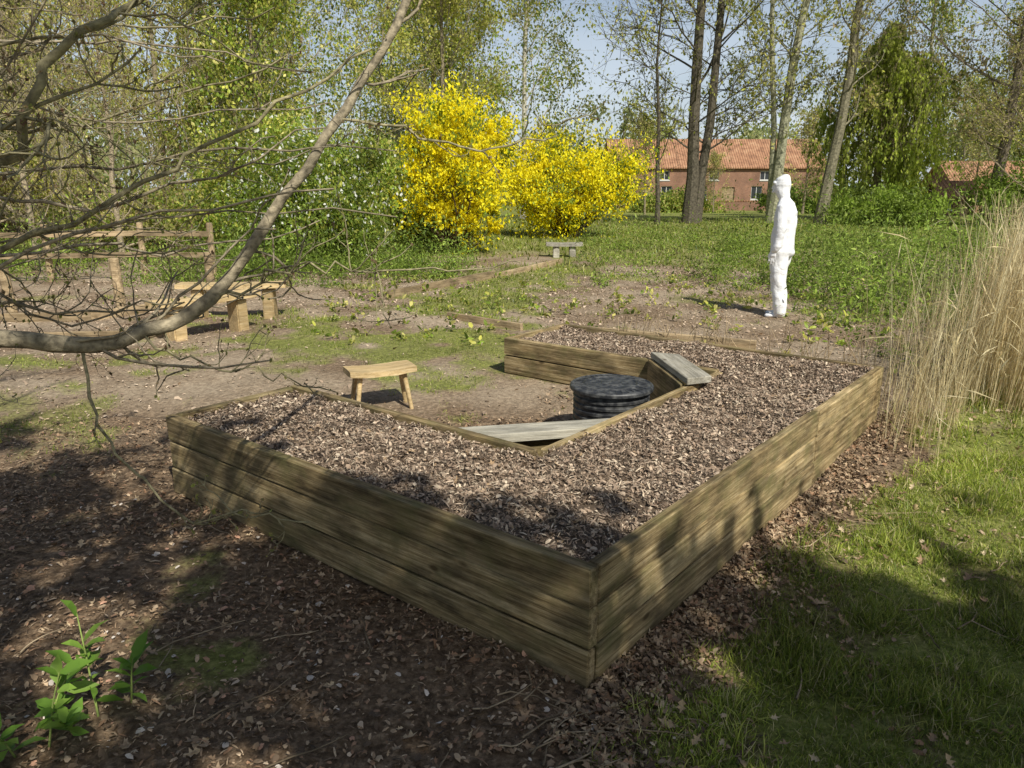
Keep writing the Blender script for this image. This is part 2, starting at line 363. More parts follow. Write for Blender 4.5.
ground_chips(1000,-3,.6,1.4,4,.012,.038,[(.55,.42,.29),(.5,.28,.18),(.62,.54,.45)],tv=SPL_V,tf=SPL_T,w0=.6)
ground_chips(14000,.2,5,1.8,5.8,.012,.04,LIT,tv=SPL_V,tf=SPL_T)
MID=[(.44,.335,.235),(.34,.25,.17),(.56,.44,.31),(.2,.145,.1),(.39,.29,.2)]
ground_chips(60000,-7,6.5,5.2,15,.012,.05,MID,dens=lambda x,y:np.where((np.abs(x+.8)<1.9)&(y<8.2),.2,.35+.8*vnoise(x,y,.6,32))*np.ones_like(x),tv=SPL_V,tf=SPL_T)
def strip(n,l0,l1,tv,tf,w):
    v=rng.random(n)*4.2-.3; u=-np.abs(rng.normal(0,.13,n))-.01
    x=OX+u*UX+v*VX; y=OY+u*UY+v*VY; L_=l0+rng.random(n)**2*(l1-l0)
    GC.scatter(tv,tf,np.stack([x,y,gh(x,y)+.006+rng.random(n)*.015],-1),rmat(rng.random(n)*6.28,rng.normal(0,.45,n),rng.normal(0,.45,n)),np.stack([L_,L_*w,L_],-1),pal(n,LIT+[(.42,.32,.2)],.3))
strip(5000,.01,.035,SPL_V,SPL_T,.6); strip(1500,.025,.06,DEAD_V,DEAD_T,.9)
GC.obj('leaf_litter_and_bark_chips',[M_CHIP])

FL=MB(); n=3000
x=.5+rng.random(n)*4.5; y=1.5+rng.random(n)*5; u,v=uv(x,y); k=(u<-.2)&(rng.random(n)<vnoise(x,y,.6,33)*1.3-.1); x=x[k];y=y[k];n=len(x)
FL.scatter(DEAD_V,DEAD_T,np.stack([x,y,gh(x,y)+.022+.015*rng.random(n)],-1),rmat(rng.random(n)*6.28,rng.normal(0,.5,n),rng.normal(0,.5,n)),.014+rng.random(n)**2*.045,pal(n,[(.4,.29,.16),(.24,.16,.09),(.52,.41,.26),(.3,.2,.11)]))
FL.obj('fallen_leaves',[M_CHIP])

# ------------------------------------------------------------ grass
GR=MB()
GG=[(.22,.29,.035),(.27,.34,.045),(.37,.41,.07),(.13,.19,.025),(.44,.44,.11),(.29,.35,.05),(.54,.47,.24)]
def grass(n,x0,x1,y0,y1,h0,h1,w,tilt=.5,cols=GG,dim=1):
    x=x0+rng.random(n)*(x1-x0); y=y0+rng.random(n)*(y1-y0); u,v=uv(x,y)
    g=grassw(x,y); cl=.08+1.45*vnoise(x,y,.085,21)**1.3*(.25+1.4*vnoise(x,y,.42,22))
    k=(rng.random(n)<g*cl*1.6)&~inbed(u,v,-.03)
    x=x[k];y=y[k];m=len(x); hh=(h0+rng.random(m)**2*(h1-h0))*(.3+1.6*vnoise(x,y,.18,23)**1.4)
    sc=np.stack([np.full(m,w)*(.7+.6*rng.random(m)),hh,hh],-1)
    R=rmat(rng.random(m)*6.28,rng.normal(0,tilt*.6,m),rng.normal(0,tilt,m))
    P=np.stack([x,y,gh(x,y)-.003],-1); c=pal(m,cols,.25)*dim*(.5+1.0*vnoise(x,y,.55,24))[:,None]
    v_=np.einsum('nij,nkj->nki',R,np.array(BLADE_V)[None]*sc[:,None,:])+P[:,None]
    base=np.arange(m)*5; 
    off=GR.n
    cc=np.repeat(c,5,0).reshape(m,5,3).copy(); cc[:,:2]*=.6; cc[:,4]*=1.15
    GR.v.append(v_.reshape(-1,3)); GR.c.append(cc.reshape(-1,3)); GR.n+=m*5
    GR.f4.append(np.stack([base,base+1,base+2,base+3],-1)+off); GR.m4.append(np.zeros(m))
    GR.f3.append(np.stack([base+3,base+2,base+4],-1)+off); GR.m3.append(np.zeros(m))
grass(210000,.2,3.2,1.5,4.6,.015,.08,.0035,.75)
grass(110000,1.0,7.5,3.0,9.5,.03,.1,.006,.65)
grass(70000,-4.5,1.3,4.2,9.2,.012,.045,.005,.7)
grass(65000,-6,6,8.5,15.5,.03,.08,.01,.6)
grass(80000,-16,22,14,36,.05,.16,.03,dim=.85)
GR.obj('grass',[M_GRASS])

# ------------------------------------------------------------ trees
def grow(mb,base,H,r0,cb,cr,nl,seed,nsub=6,ntw=4,leaf=8,ls=.1,lcols=[(.12,.16,.03)],bark=(.11,.09,.07),lean=(0,0),up=.55,droop=0.,mbw=0,mbl=1,tw_r=.006,prof=None,clump=.25,lr=.33):
    r=np.random.default_rng(seed); base=np.array(base,float)
    m=10; t=np.linspace(0,1,m)
    wob=np.cumsum(r.normal(0,.025*H/6,(m,2)),0); wob-=wob[0]
    P=np.stack([base[0]+wob[:,0]+lean[0]*t*H,base[1]+wob[:,1]+lean[1]*t*H,base[2]-.1+t*H],-1)
    R=r0*(1-t)**.8*.95+.015; R[0]*=1.3
    mb.tube(P,R,8,bark,mbw)
    def at(f):
        q=f*(m-1); a=int(min(q,m-2)); b=q-a; return P[a]*(1-b)+P[a+1]*b, R[a]*(1-b)+R[a+1]*b
    LP=[];LC=[]
    def bough(p0,d,Ln,rad,npt,k,dr):
        pts=[p0]; d=d/np.linalg.norm(d)
        for s in range(npt-1):
            d=d+r.normal(0,.17,3)+np.array([0,0,dr]); d/=np.linalg.norm(d)
            pts.append(pts[-1]+d*Ln/(npt-1))
        pts=np.array(pts); rr=np.linspace(rad,rad*.25,npt)
        mb.tube(pts,rr,k,bark,mbw); return pts
    for l in range(nl):
        f=cb+(1-cb)*(l+r.random())/nl*.97; p0,rr=at(min(f,.98)); az=l*2.4+r.random()*1.2
        rel=(f-cb)/(1-cb)
        pf=prof(rel) if prof else (0.45+.75*math.sin(math.pi*min(1,rel*.9+.15)))*(1-.5*rel)
        Ln=cr*pf*(.6+.7*r.random())
        el=up+.5*rel+r.normal(0,.2)
        d=np.array([math.cos(az)*math.cos(el),math.sin(az)*math.cos(el),math.sin(el)])
        B=bough(p0,d,Ln,max(.01,rr*lr*(.6+.6*r.random())),7,5,.05-droop*.12)
        cj=1+r.normal(0,.28); dn=.4+1.2*r.random()
        for s in range(nsub):
            q=.2+.8*(s+r.random())/nsub; a=int(min(q*6,5)); b=q*6-a; p1=B[a]*(1-b)+B[min(a+1,6)]*b
            dd=(B[min(a+1,6)]-B[a]); dd/=np.linalg.norm(dd)+1e-6; dd=dd+r.normal(0,.6,3)+np.array([0,0,.15-droop*.9])
            L1=Ln*(.45-.2*q)*(.6+.8*r.random())+.25
            S=bough(p1,dd,L1,max(tw_r*1.5,rr*.09),5,4,-droop*.25)
            for w in range(ntw):
                q2=.15+.85*r.random(); a=int(min(q2*4,3)); b=q2*4-a; p2=S[a]*(1-b)+S[a+1]*b
                d2=(S[a+1]-S[a]); d2/=np.linalg.norm(d2)+1e-6; d2=d2+r.normal(0,.7,3)+np.array([0,0,-droop*2.2])
                L2=L1*(.3+.4*r.random())*(1+droop*2)
                Tt=bough(p2,d2,L2,tw_r,4,3,-droop*.5)
                if leaf>0:
                    nn=r.poisson(leaf*dn)
                    if nn:
                        q3=r.random(nn)*3; a3=np.minimum(q3.astype(int),2); b3=(q3-a3)[:,None]
                        lp=Tt[a3]*(1-b3)+Tt[a3+1]*b3+r.normal(0,clump*.35,(nn,3))
                        LP.append(lp); LC.append(np.full(nn,max(.4,cj)*(1+r.normal(0,.12))))
    if LP:
        LP=np.concatenate(LP); LC=np.concatenate(LC); n=len(LP)
        c=pal(n,lcols,.2)*LC[:,None]
        if droop>.5: Rr=rmat(r.random(n)*6.28,np.full(n,1.3)+r.normal(0,.2,n),r.random(n)*6.28)
        else: Rr=rnd_rot(n)
        mb.scatter(LEAF_V,LEAF_F,LP,Rr,ls*(.6+.8*r.random(n)),c,mbl)
MT=[M_BARK,M_LEAF]
YG=[(.45,.46,.08),(.54,.52,.11),(.34,.39,.065),(.6,.55,.18)]
FG=[(.21,.3,.037),(.28,.37,.055),(.15,.21,.03)]
BR=[(.48,.39,.17),(.52,.46,.17),(.4,.31,.16),(.44,.42,.13)]
def variant(name,**k):
    mb=MB(); grow(mb,(0,0,0),mbw=0,mbl=1,**k); return mb.mesh(name,MT)
V={}
V['alder']=variant('alder_tree',H=14,r0=.13,cb=.1,cr=4.6,nl=34,seed=1,nsub=8,ntw=6,leaf=13,ls=.13,lcols=YG,bark=(.24,.2,.13),tw_r=.007,clump=.5)
V['willow']=variant('willow_tree',H=11,r0=.17,cb=.06,cr=5,nl=36,seed=2,nsub=8,ntw=6,leaf=15,ls=.14,lcols=YG+FG,bark=(.26,.21,.14),tw_r=.007,up=.7,clump=.5)
V['oak']=variant('oak_tree',H=13,r0=.15,cb=.08,cr=5.0,nl=34,seed=3,nsub=8,ntw=7,leaf=5,ls=.11,lcols=BR+YG,bark=(.32,.26,.17),tw_r=.009,up=.6,clump=.5)
V['birch']=variant('birch_tree',H=16,r0=.13,cb=.12,cr=3.8,nl=36,seed=4,nsub=8,ntw=5,leaf=15,ls=.13,lcols=FG+YG,bark=(.46,.43,.35),tw_r=.006,droop=.2,clump=.5)
V['sapling']=variant('field_maple_tree',H=7,r0=.08,cb=.12,cr=2.6,nl=22,seed=6,nsub=7,ntw=5,leaf=6,ls=.13,lcols=YG+BR,bark=(.24,.2,.13),tw_r=.007,up=.7,clump=.4)
def place(kind,x,y,s=1,rz=None,name=None,sz=None):
    me=V[kind]; o=bpy.data.objects.new(name or me.name,me); COL.objects.link(o)
    o.location=(x,y,float(gh(x,y))-.05); o.rotation_euler=(0,0,rz if rz is not None else random.random()*6.28); o.scale=(s,s,sz or s*random.uniform(.9,1.1)); return o
for kd,x,y,s in [('oak',-15,22,.8),('alder',-11,25,.8),('willow',-7.5,24,.8),('alder',-2.5,29,.8),('willow',-18,30,1.1),('birch',-9.5,31,1),
                 ('alder',-20,23,.8),('willow',-3.5,36,1.0),('birch',.5,36,1.0),('alder',-13,36,1.1),('willow',-24,34,1.2),('birch',-6,42,1.1),('alder',-28,42,1.2),('oak',-10.5,17,.5),('oak',-7.6,15,.38),
                 ('oak',19,28,.7),('alder',22,32,.9),('birch',20,39,.9),('willow',27,40,1.1),('alder',31,34,1.1),('oak',26,27,.8),('oak',34,44,1.1),
                 ('sapling',20.5,55,1.0),('sapling',15.5,60,.6),('sapling',25,52,1.1),('sapling',29.5,50,.9),('sapling',8,47,.8)]:
    place(kd,x,y,s)
def specimen(name,x,y,**k):
    mb=MB()
    for kk in k.pop('stems'):
        q=dict(k); q.update(kk); grow(mb,(q.pop('dx',0),0,0),**q)
    return mb.obj(name,MT,loc=(x,y,float(gh(x,y))))
DK=(.1,.085,.06)
specimen('tall_ash_tree',7.3,32,H=18,cb=.13,cr=4.8,nl=28,nsub=8,ntw=7,leaf=3,ls=.13,lcols=YG,bark=DK,tw_r=.011,up=.45,lr=.25,
    stems=[dict(r0=.26,seed=11,lean=(-.03,0)),dict(r0=.2,seed=12,lean=(.045,0),dx=.25)])
specimen('birch_tree',10.7,32,H=18,cb=.2,cr=3.8,nl=24,nsub=8,ntw=6,leaf=4,ls=.13,lcols=YG,bark=(.3,.29,.19),tw_r=.008,up=.6,lr=.25,
    stems=[dict(r0=.22,seed=14,lean=(.07,0)),dict(r0=.12,seed=15,lean=(-.05,0),dx=-.1)])
specimen('alder_tree',12.3,31,H=17,cb=.2,cr=3.8,nl=24,nsub=8,ntw=6,leaf=5,ls=.13,lcols=YG+BR,bark=(.19,.17,.11),tw_r=.008,up=.6,lr=.25,stems=[dict(r0=.22,seed=16,lean=(.06,0))])
specimen('young_ash_tree',5.8,31,H=9,cb=.25,cr=2.4,nl=16,nsub=6,ntw=5,leaf=2,ls=.12,lcols=YG,bark=DK,tw_r=.008,up=.7,stems=[dict(r0=.09,seed=17)])
specimen('oak_tree',18.3,30,H=15,cb=.15,cr=5.0,nl=28,nsub=8,ntw=6,leaf=6,ls=.13,lcols=BR,bark=(.16,.13,.09),tw_r=.009,up=.5,lr=.25,stems=[dict(r0=.22,seed=18,lean=(.04,0))])
mb=MB(); grow(mb,(0,0,0),7.5,.2,.25,3.6,26,21,nsub=8,ntw=7,leaf=24,ls=.15,lcols=[(.38,.44,.065),(.46,.5,.09),(.3,.36,.05)],bark=(.24,.2,.12),droop=.85,up=.7,tw_r=.007,clump=.12)
mb.obj('weeping_willow_tree',MT,loc=(16.3,35,float(gh(16.3,35))))

DT=MB(); r=np.random.default_rng(33)
for q in range(120):
    x=r.uniform(-130,130); y=r.uniform(62,125); 
    if 2<x<45: y=r.uniform(92,135)
    Hh=r.uniform(7,13); g0=float(gh(x,y)); DT.tube([(x,y,g0-.3),(x+r.normal(0,.3),y,g0+Hh*.9)],[.25,.06],5,(.2,.17,.12),0)
    nl=14; lc=np.stack([x+r.normal(0,2.2,nl),y+r.normal(0,2.2,nl),g0+Hh*(.15+.8*r.random(nl))],-1)
    n=900; w=r.integers(0,nl,n); p=lc[w]+r.normal(0,.9,(n,3)); cj=.6+.8*r.random(nl)
    DT.scatter(LEAF_V,LEAF_F,p,rnd_rot(n),.35+.35*r.random(n),pal(n,[(.34,.37,.13),(.42,.41,.17),(.25,.29,.1)],.2)*cj[w][:,None],1)
DT.obj('distant_trees',MT)

# ------------------------------------------------------------ bushes
def bush(name,x,y,rx,ry,rz,nlobe,nleaf,ls,cols,acc=None,accp=0,seed=0,lob=.33,stem=(.16,.12,.08),accsize=1,low=.0,spiky=0):
    r=np.random.default_rng(seed); mb=MB(); g=float(gh(x,y))
    d=r.normal(0,1,(nlobe,3)); d/=np.linalg.norm(d,axis=1)[:,None]; rad=(.35+.7*r.random(nlobe)**.6)
    c=np.stack([d[:,0]*rx*rad,d[:,1]*ry*rad,rz*(.5+low)+d[:,2]*rz*.46*rad],-1)
    for k in range(nlobe):
        mid=c[k]*.5+r.normal(0,.1,3); mb.tube([(0+r.normal(0,.1),0,-.05),mid,c[k]],[.03,.018,.006],4,stem,0)
    w=r.integers(0,nlobe,nleaf); s=lob*min(rx,rz)*(.35+1.0*r.random(nlobe))
    e=r.normal(0,1,(nleaf,3)); e/=np.linalg.norm(e,axis=1)[:,None]; e*=(r.random(nleaf)**.5)[:,None]
    if spiky:
        ns=10; sd_=r.normal(0,1,(nlobe,ns,3))+np.array([0,0,.6]); sd_/=np.linalg.norm(sd_,axis=2)[:,:,None]
        q=r.integers(0,ns,nleaf); t=r.random(nleaf)**.7
        e=sd_[w,q]*t[:,None]*1.25+r.normal(0,.13,(nleaf,3))
    p=c[w]+e*s[w][:,None]; p[:,2]=np.maximum(p[:,2],.03)
    cj=.5+1.0*r.random(nlobe)
    col=pal(nleaf,cols,.25)*cj[w][:,None]; sz=ls*(.5+.9*r.random(nleaf))
    isacc=np.zeros(nleaf,bool)
    if acc is not None:
        pr=accp*(.2+1.6*r.random(nlobe))[w]*(.35+.65*(np.clip(e[:,2],-1,1)+1)*.5)
        isacc=r.random(nleaf)<pr; col[isacc]=pal(isacc.sum(),acc,.12); sz[isacc]*=accsize
    R=rnd_rot(nleaf)
    mb.scatter(LEAF_V,LEAF_F,p[~isacc],R[~isacc],sz[~isacc],col[~isacc],1)
    if isacc.any(): mb.scatter(LEAF_V,LEAF_F,p[isacc],R[isacc],sz[isacc],col[isacc],2)
    return mb.obj(name,[M_BARK,M_LEAF,M_FLOWER],loc=(x,y,g))
YE=[(.88,.77,.012),(.84,.7,.008),(.92,.84,.04)]
bush('flowering_gorse_bush',-1.25,18,1.25,1.2,3.3,80,36000,.075,FG,YE,2.0,41,lob=.42,low=.05,spiky=1)
bush('flowering_gorse_bush',1.75,23.5,1.95,1.4,2.7,90,36000,.085,FG,YE,2.0,42,lob=.36,spiky=1,low=.03)
bush('hawthorn_bush',-3.9,15.8,1.7,1.5,2.4,80,30000,.075,FG+YG[:1],[(.8,.8,.72)],.12,43,lob=.4)
bush('hawthorn_bush',-6.0,19.5,1.8,1.5,3.0,60,18000,.10,YG+FG,[(.8,.8,.72)],.06,44,lob=.45)
bush('hawthorn_bush',-2.6,21,1.4,1.2,3.2,50,16000,.10,FG+YG,None,0,45,lob=.45)
bush('evergreen_shrub',14.5,30,2.2,1.6,1.3,50,12000,.12,FG,None,0,46,lob=.5)
bush('evergreen_shrub',19.5,29,2.6,1.6,2.0,50,12000,.12,FG,None,0,47,lob=.5)
bush('bramble_shrub',-10,21.5,3,1.6,1.8,60,14000,.11,YG+FG+BR,None,0,48,lob=.5)
bush('bramble_shrub',-15.5,24,3,1.6,2.2,60,14000,.11,YG+BR,None,0,49,lob=.5)
bush('evergreen_shrub',23,57,5,1.4,1.7,50,9000,.22,FG,None,0,50,lob=.8)
bush('evergreen_shrub',13,62,4,1.4,1.3,50,9000,.22,FG+YG,None,0,51,lob=.8)

# ------------------------------------------------------------ low plants
def rosettes(name,cen,nl,l0,l1,cols,elev=.7,seed=0,wid=1,spread=.5,hgt=.6):
    r=np.random.default_rng(seed); mb=MB(); n=len(cen); k=np.repeat(np.arange(n),nl); m=len(k)
    size=(.4+1.2*r.random(n)**1.5)[k]
    P=cen[k]+np.stack([r.normal(0,spread,m),r.normal(0,spread,m),np.abs(r.normal(0,hgt,m))],-1)*(l1*size)[:,None]
    L_=(l0+r.random(m)*(l1-l0))*(.6+.4*size)
    R=rmat(r.random(m)*6.28,-r.normal(elev,.5,m),r.normal(0,.6,m))
    mb.scatter(OVAL_V,OVAL_F,P,R,np.stack([L_,L_*wid,L_],-1),pal(m,cols,.3)*(.5+1.0*r.random(n))[k][:,None],0)
    return mb.obj(name,[M_LEAF])
def pts(n,x0,x1,y0,y1,f=None):
    x=x0+rng.random(n)*(x1-x0); y=y0+rng.random(n)*(y1-y0); u,v=uv(x,y); k=~inbed(u,v,-.05)
    if f is not None: k&=f(x,y)
    x=x[k];y=y[k]; return np.stack([x,y,gh(x,y)],-1)
A=pts(900,2.0,15,12.5,24,lambda x,y:(vnoise(x,y,1.1,61)+.4*vnoise(x,y,.4,65)>.78))
B=pts(600,-6,2.2,11.5,16,lambda x,y:(vnoise(x,y,1,62)>.5)&(np.abs(x+.2-(y-11)*.25)>1.1))
C=pts(500,2.2,9,8,13,lambda x,y:(vnoise(x,y,.9,63)>.5)&(np.hypot(x-2.9,y-9.6)>.8))
D=pts(900,-14,-3,12,22,lambda x,y:(vnoise(x,y,1.3,64)>.5)&(((x+13)/6)**2+((y-19)/4.2)**2>1.1))
FG2=[(.2,.3,.04),(.28,.39,.06),(.14,.2,.032),(.35,.44,.09)]
rosettes('ground_cover_plants',np.concatenate([A,B,C,D]),50,.025,.07,FG2,.5,71,.7,2.0,2.6)
rosettes('herbaceous_border_plants',np.concatenate([pts(280,1.4,15,13,20,lambda x,y:vnoise(x,y,1.4,66)>.38),pts(80,4.0,9,8.6,13),pts(50,-5.5,-.8,12.5,15.5),pts(60,-13,-4,12.5,17,lambda x,y:(((x+13)/6)**2+((y-19)/4.2)**2>1.1))]),200,.035,.085,FG2,.5,74,.6,2.3,5.0)
rosettes('seedling_plants',np.concatenate([pts(280,-2.5,6,7.3,13),pts(14,1.2,2.6,5.2,7)]),12,.03,.085,FG+YG,.5,72,.9)
rosettes('border_plants',pts(120,3.3,6.5,6.0,9.5,lambda x,y:(uv(x,y)[0]>-.3)&(uv(x,y)[0]<.9)),30,.03,.07,FG2,.4,73,.8,1.2,2.4)

# ------------------------------------------------------------ reeds
RE=MB(); r=np.random.default_rng(81)
def reeds(n,v0,v1,u0,u1,h0,h1,w,leafp=.7,sp=.16):
    v=v0+r.random(n)**1.0*(v1-v0); u=u0+r.random(n)*(u1-u0)
    cl=vnoise(u,v,.18,82); k=r.random(n)<.25+cl; u=u[k];v=v[k];n=len(u)
    x=OX+u*UX+v*VX;y=OY+u*UY+v*VY
    hh=(h0+r.random(n)*(h1-h0)); az=r.random(n)*6.28; ln=np.abs(r.normal(0,sp,n)); 
    bx=np.cos(az)*ln-.08*UX; by=np.sin(az)*ln-.08*UY
    P0=np.stack([x,y,gh(x,y)],-1); t=np.array([0,.35,.7,1.0])
    cx=P0[:,None,0]+bx[:,None]*hh[:,None]*t**1.6; cy=P0[:,None,1]+by[:,None]*hh[:,None]*t**1.6; cz=P0[:,None,2]+hh[:,None]*t
    wa=r.random(n)*3.14; ww=w*(.5+.8*r.random(n)); dx=np.cos(wa)*ww; dy=np.sin(wa)*ww
    tw=np.array([1,.9,.7,.25])
    A_=np.stack([cx-dx[:,None]*tw,cy-dy[:,None]*tw,cz],-1); B_=np.stack([cx+dx[:,None]*tw,cy+dy[:,None]*tw,cz],-1)
    V_=np.stack([A_,B_],2).reshape(n,8,3)
    f=np.array([(0,1,3,2),(2,3,5,4),(4,5,7,6)])
    F_=(f[None]+(np.arange(n)*8)[:,None,None]).reshape(-1,4)
    c=pal(n,[(.74,.62,.35),(.6,.48,.26),(.82,.72,.46),(.42,.32,.17)],.2)
    RE.add(V_.reshape(-1,3),F_,np.repeat(c,8,0))
    k=r.random(n)<leafp; m=k.sum(); q=r.random(m)*.8+.2
    P=np.stack([P0[k,0]+bx[k]*hh[k]*q**1.6,P0[k,1]+by[k]*hh[k]*q**1.6,P0[k,2]+hh[k]*q],-1); L_=.08+.18*r.random(m)
    RE.scatter(LONG_V,LONG_F,P,rmat(r.random(m)*6.28,-r.normal(.6,.5,m),r.normal(0,.5,m)),np.stack([L_,L_*.18,L_],-1),pal(m,[(.68,.57,.32),(.78,.68,.43)],.2))
reeds(10500,4.4,14,-1.05,-.3,.75,1.55,.0027,.6,.2)
reeds(450,3.2,4.6,-.5,-.12,.35,1.3,.0017,.25,.26)
reeds(260,3.6,6,-.3,.3,.5,1.15,.0015,.2,.22)
RE.obj('dry_reed_grass',[M_REED])
DS=MB()
for q in range(120):
    u_=rng.uniform(.2,2.6); v_=BV+rng.uniform(.05,.9); p=W(u_,v_); g=float(gh(p.x,p.y)); hh=rng.uniform(.2,.5); l=rng.normal(0,.05,2)
    DS.tube([(p.x,p.y,g),(p.x+l[0],p.y+l[1],g+hh*.5),(p.x+l[0]*2.5,p.y+l[1]*2.5,g+hh)],[.0035,.003,.002],4,(.36,.27,.16))
DS.obj('dead_plant_stalks',[M_BARK])

# ------------------------------------------------------------ foreground bare tree
BT=MB(); r=np.random.default_rng(91)
BKS=[(.27,.235,.13),(.21,.175,.11),(.3,.25,.165)]
def smooth(P,n):
    P=np.array(P,float); t=np.linspace(0,len(P)-1,n); o=[]
    for q in t:
        i=int(min(q,len(P)-2)); f=q-i; p0=P[max(i-1,0)];p1=P[i];p2=P[i+1];p3=P[min(i+2,len(P)-1)]
        o.append(.5*((2*p1)+(-p0+p2)*f+(2*p0-5*p1+4*p2-p3)*f*f+(-p0+3*p1-3*p2+p3)*f**3))
    return np.array(o)
BUDS=[]
def twig(p,d,L,rad,lev,bk):
    n=8; P_=[p]; d=d/np.linalg.norm(d)
    for s in range(n-1):
        d=d+r.normal(0,.27,3)+np.array([0,0,.07]); d/=np.linalg.norm(d); P_.append(P_[-1]+d*L/(n-1))
    P_=np.array(P_); BT.tube(P_,np.linspace(rad,rad*.5,n)*(1+r.normal(0,.1,n)),5 if rad>.004 else 4,bk)
    BUDS.append(P_[-1])
    if lev>0:
        for s in range(r.integers(2,5)):
            q=r.integers(1,n-1); dd=d+r.normal(0,.8,3); twig(P_[q],dd,L*(.3+.35*r.random()),max(.0014,rad*.6),lev-1,bk)
    elif r.random()<.6: BUDS.append(P_[4])
def mainb(P,r0,r1,nt,L,lev=2,n=20,start=.2,wob=.012):
    bk=np.array(BKS[r.integers(0,3)])
    S=smooth(P,n); S[2:-1]+=r.normal(0,wob,(n-3,3)); rr=np.linspace(r0,r1,n)*(1+r.normal(0,.06,n)); BT.tube(S,rr,9,bk)
    for q in range(nt):
        a=int((start+(1-start)*r.random())*(n-2)); d=S[a+1]-S[a]; d/=np.linalg.norm(d); d=d*.6+r.normal(0,.65,3)*np.array([1,.6,1])
        twig(S[a],d,L*(.5+.8*r.random()),max(.0028,min(.006,rr[a]*.4)),lev,bk)
    return S
TR=(-2.9,1.7)
mainb([(TR[0],TR[1],1.0),(-2.1,2.0,1.33),(-1.51,2.2,1.26),(-1.30,2.35,1.21),(-1.033,2.5,1.315),(-.848,2.6,1.536),(-.589,2.75,1.93),(-.356,2.9,2.32),(-.2,3.0,2.7)],.034,.011,13,.45,1,34,.3,.007)
mainb([(TR[0],TR[1],1.5),(-1.8,1.9,1.55),(-1.296,2,1.75),(-1.16,2,1.96),(-1.046,2.1,2.1),(-.925,2.2,2.22),(-.6,2.3,2.6)],.017,.007,10,.45,2)
mainb([(TR[0],TR[1],1.3),(-1.9,2.2,1.4),(-1.53,2.3,1.51),(-1.17,2.4,1.684),(-.95,2.5,1.805),(-.682,2.6,1.98),(-.467,2.7,2.13)],.011,.004,10,.4,1)
mainb([(-1.34,2.32,1.2),(-1.289,2.25,1.026),(-1.177,2.2,.865),(-1.0,2.15,.72),(-.82,2.2,.70),(-.65,2.25,.65)],.0055,.0022,9,.13,1)
mainb([(-.6,2.74,1.92),(-.392,2.8,1.885),(-.15,2.85,1.83),(.12,2.9,1.875),(.2,2.92,1.93)],.0055,.0022,7,.16,1)
mainb([(-1.033,2.5,1.32),(-.707,2.55,1.43),(-.38,2.6,1.41),(.03,2.65,1.44)],.0055,.002,10,.22,1)
mainb([(-1.2,2.4,1.24),(-1.0,2.45,1.12),(-.85,2.5,1.1),(-.65,2.5,1.0)],.0045,.002,5,.2,1)
for q in range(17):
    z0=1.2+r.random()*1.1; y0=2.0+r.random()*1.4; zt=z0+r.uniform(-.1,.75); xe=r.uniform(-1.4,-.35)
    sx=-1.75-.3*(y0-2)
    mainb([(TR[0],TR[1],z0-.1),(sx,y0,z0),((sx+xe)/2,y0+.1,z0+(zt-z0)*.45+r.normal(0,.07)),(xe,y0+.2,zt)],r.uniform(.005,.010),.0025,6,.42,2,16,wob=.016)
mainb([(TR[0],TR[1],-.1),(-2.88,1.7,1.2),(-2.95,1.65,2.6),(-2.8,1.7,4.2),(-2.7,1.5,5.6)],.15,.03,0,.5,0)
for q in range(12):
    z0=2.2+q*.27; az=q*2.4; mainb([(-2.9,1.7,z0),(-2.9+.7*math.cos(az),1.7+.7*math.sin(az),z0+.4),(-2.9+1.6*math.cos(az),1.7+1.6*math.sin(az),z0+.9)],.03,.006,9,.6,1,12)
BUDS=np.array(BUDS); n=len(BUDS)
BT.scatter(LEAF_V,LEAF_F,np.repeat(BUDS,2,0),rnd_rot(2*n),.008+.014*rng.random(2*n),pal(2*n,[(.4,.42,.1),(.34,.24,.12),(.22,.13,.08),(.3,.3,.08)]),1)
BT.obj('bare_sycamore_tree',[M_TWIG,M_LEAF],True)

# shade trees behind the photographer
for q,(x,y,H,cr,sd,lf,nl_) in enumerate([(-.6,-2.2,7.0,2.8,101,5.5,26),(4.5,-3.4,7.0,2.4,102,5.0,26),(-5.0,-2.5,8,2.8,103,3.5,24),(1.9,-2.7,6.6,1.7,104,4.5,18)]):
    mb=MB(); grow(mb,(0,0,0),H,.15,.4,cr,nl_,sd,nsub=6,ntw=5,leaf=lf,ls=.21,lcols=FG,bark=(.2,.17,.12),tw_r=.008,up=.35,lr=.45,clump=.1)
    mb.obj('sycamore_tree',MT,loc=(x,y,0))

